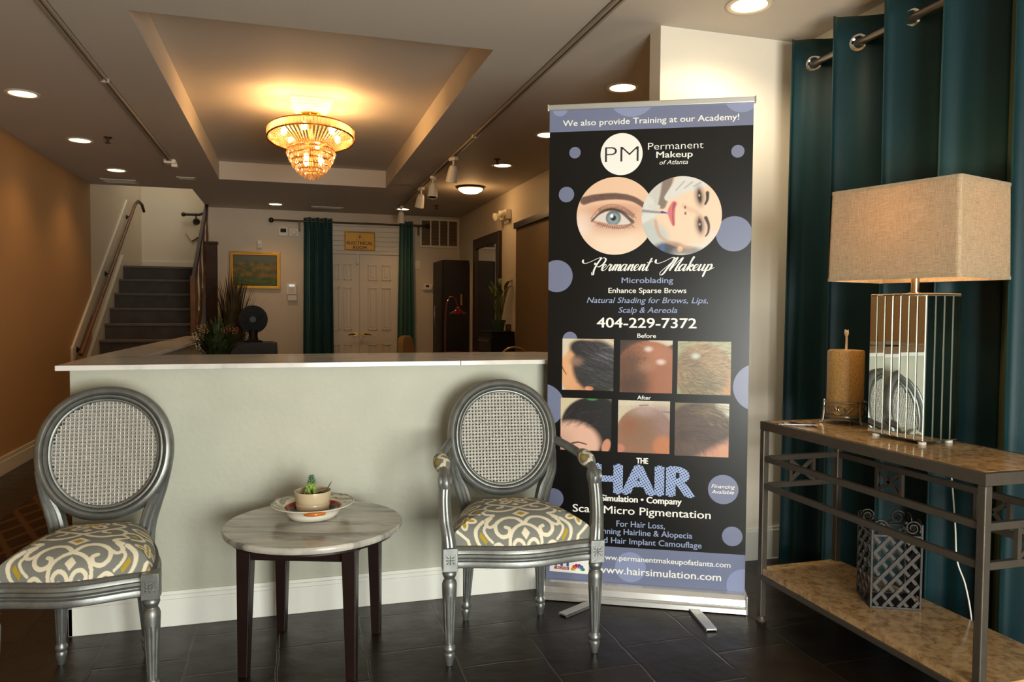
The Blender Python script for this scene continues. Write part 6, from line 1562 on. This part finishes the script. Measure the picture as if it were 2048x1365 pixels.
lattice(dB-0.008, lambda u, z, o: (-wB/2-o, -u, z)); lattice(dB-0.008, lambda u, z, o: (wB/2+o, u, z))
def scrolls(w, place):
    b = B()
    for s in (-1, 1):
        pts = []
        for i in range(30):
            q = i/29; an = -0.6+q*1.75*2*PI; R = 0.027*(1-0.72*q); pts.append(place(s*(w/2-0.030+R*math.cos(an)), hB+0.026+R*math.sin(an)))
        b.tube(pts, 0.003, 6)
        b.tube([place(s*(w/2-0.05), hB+0.014), place(s*(w/2-0.07), hB+0.004), place(s*0.004, hB-0.006)], 0.003, 6)
        for k in range(5):
            a_ = 2*PI*k/5; p = place(s*(w/2-0.030)+0.007*math.cos(a_), hB+0.026+0.007*math.sin(a_)); b.sphere(p, 0.0045, 7, 5)
    for k in range(5):
        q = (k-2)*0.35; p = place(0.014*math.sin(q)-w*0.22, hB+0.012+0.014*math.cos(q)); b.sphere(p, 0.005, 7, 5)
    b.build('scroll_top', M_pewd, bk, smooth=True)
scrolls(wB, lambda u, z: (u, -dB/2, z)); scrolls(wB, lambda u, z: (u, dB/2, z)); scrolls(dB, lambda u, z: (-wB/2, u, z)); scrolls(dB, lambda u, z: (wB/2, u, z))

# ================================================================== FRONT CURTAIN ON ITS ROD
XC, ZR = 2.388, 2.435
rd = thing('curtain_rod', 'brushed metal curtain rod threaded through the big teal curtain', 'curtain rod', (XC, 0, ZR))
B().tube([(0, 0.2, 0), (0, 3.20, 0)], 0.016, 14).build('rod', mat('brushed_rod', S(120, 112, 104), 0.3, 0.8), rd, smooth=True)
B().bb(-0.006, 0.10, 3.195, 3.215, -0.02, 0.02).build('bracket', M_steel, rd)
cu = thing('long_curtain', 'floor length dark teal grommet curtain on the right wall', 'curtain', (0, 0, 0))
PER = 0.292; YA = 3.115
def wave(y):
    ph = 2*PI*(YA-y)/PER
    return XC-0.078*math.cos(ph)-0.010*math.cos(2*ph+0.6)
ys = np.linspace(3.135, 0.35, 460); pth = []
for y in ys:
    ph = 2*PI*(YA-y)/PER
    pth.append((wave(y), y+0.030*math.sin(2*ph)))
b = B(); nz = 26; zt, zb = 2.545, 0.015; n_ = len(pth); vs = []
for k in range(nz):
    q = k/(nz-1); z = zt+(zb-zt)*q
    for i, (x, y) in enumerate(pth):
        ph = 2*PI*(YA-y)/PER; w_ = q*(1-0.25*q)
        dx = 0.014*w_*math.sin(y*5.1+1.0)+0.010*w_*math.sin(3*ph+2.0*math.sin(y*7))+0.007*math.sin(2.6*ph+1.3)*(0.5+q)
        zz_ = z+(0.012*math.cos(ph) if k == 0 else 0)
        vs.append((min(2.482, x+dx), y+0.02*w_*math.sin(y*9.0)+0.05*q*(1 if y > 3.0 else 0)*(y-3.0)/0.185*0.6, zz_))
b.add(vs, [(k*n_+i, (k+1)*n_+i, (k+1)*n_+i+1, k*n_+i+1) for k in range(nz-1) for i in range(n_-1)])
co = b.build('cloth', M_curtain, cu, smooth=True)
md = co.modifiers.new('cloth', 'SOLIDIFY'); md.thickness = 0.003; md.offset = 0
for i in range(2, n_-2):
    if (pth[i][0]-XC)*(pth[i+1][0]-XC) <= 0:
        tx_, ty_ = pth[i+2][0]-pth[i-2][0], pth[i+2][1]-pth[i-2][1]
        g = B(); g.m = Matrix.Translation((XC, pth[i][1], ZR)) @ Matrix.Rotation(math.atan2(ty_, tx_), 4, 'Z')
        g.lathe([(0.021, -0.005), (0.028, -0.009), (0.037, -0.007), (0.040, 0), (0.037, 0.007), (0.028, 0.009), (0.021, 0.005), (0.021, -0.005)], 32, ax='y', caps=False)
        g.build('grommet', M_chrome, cu, smooth=True)
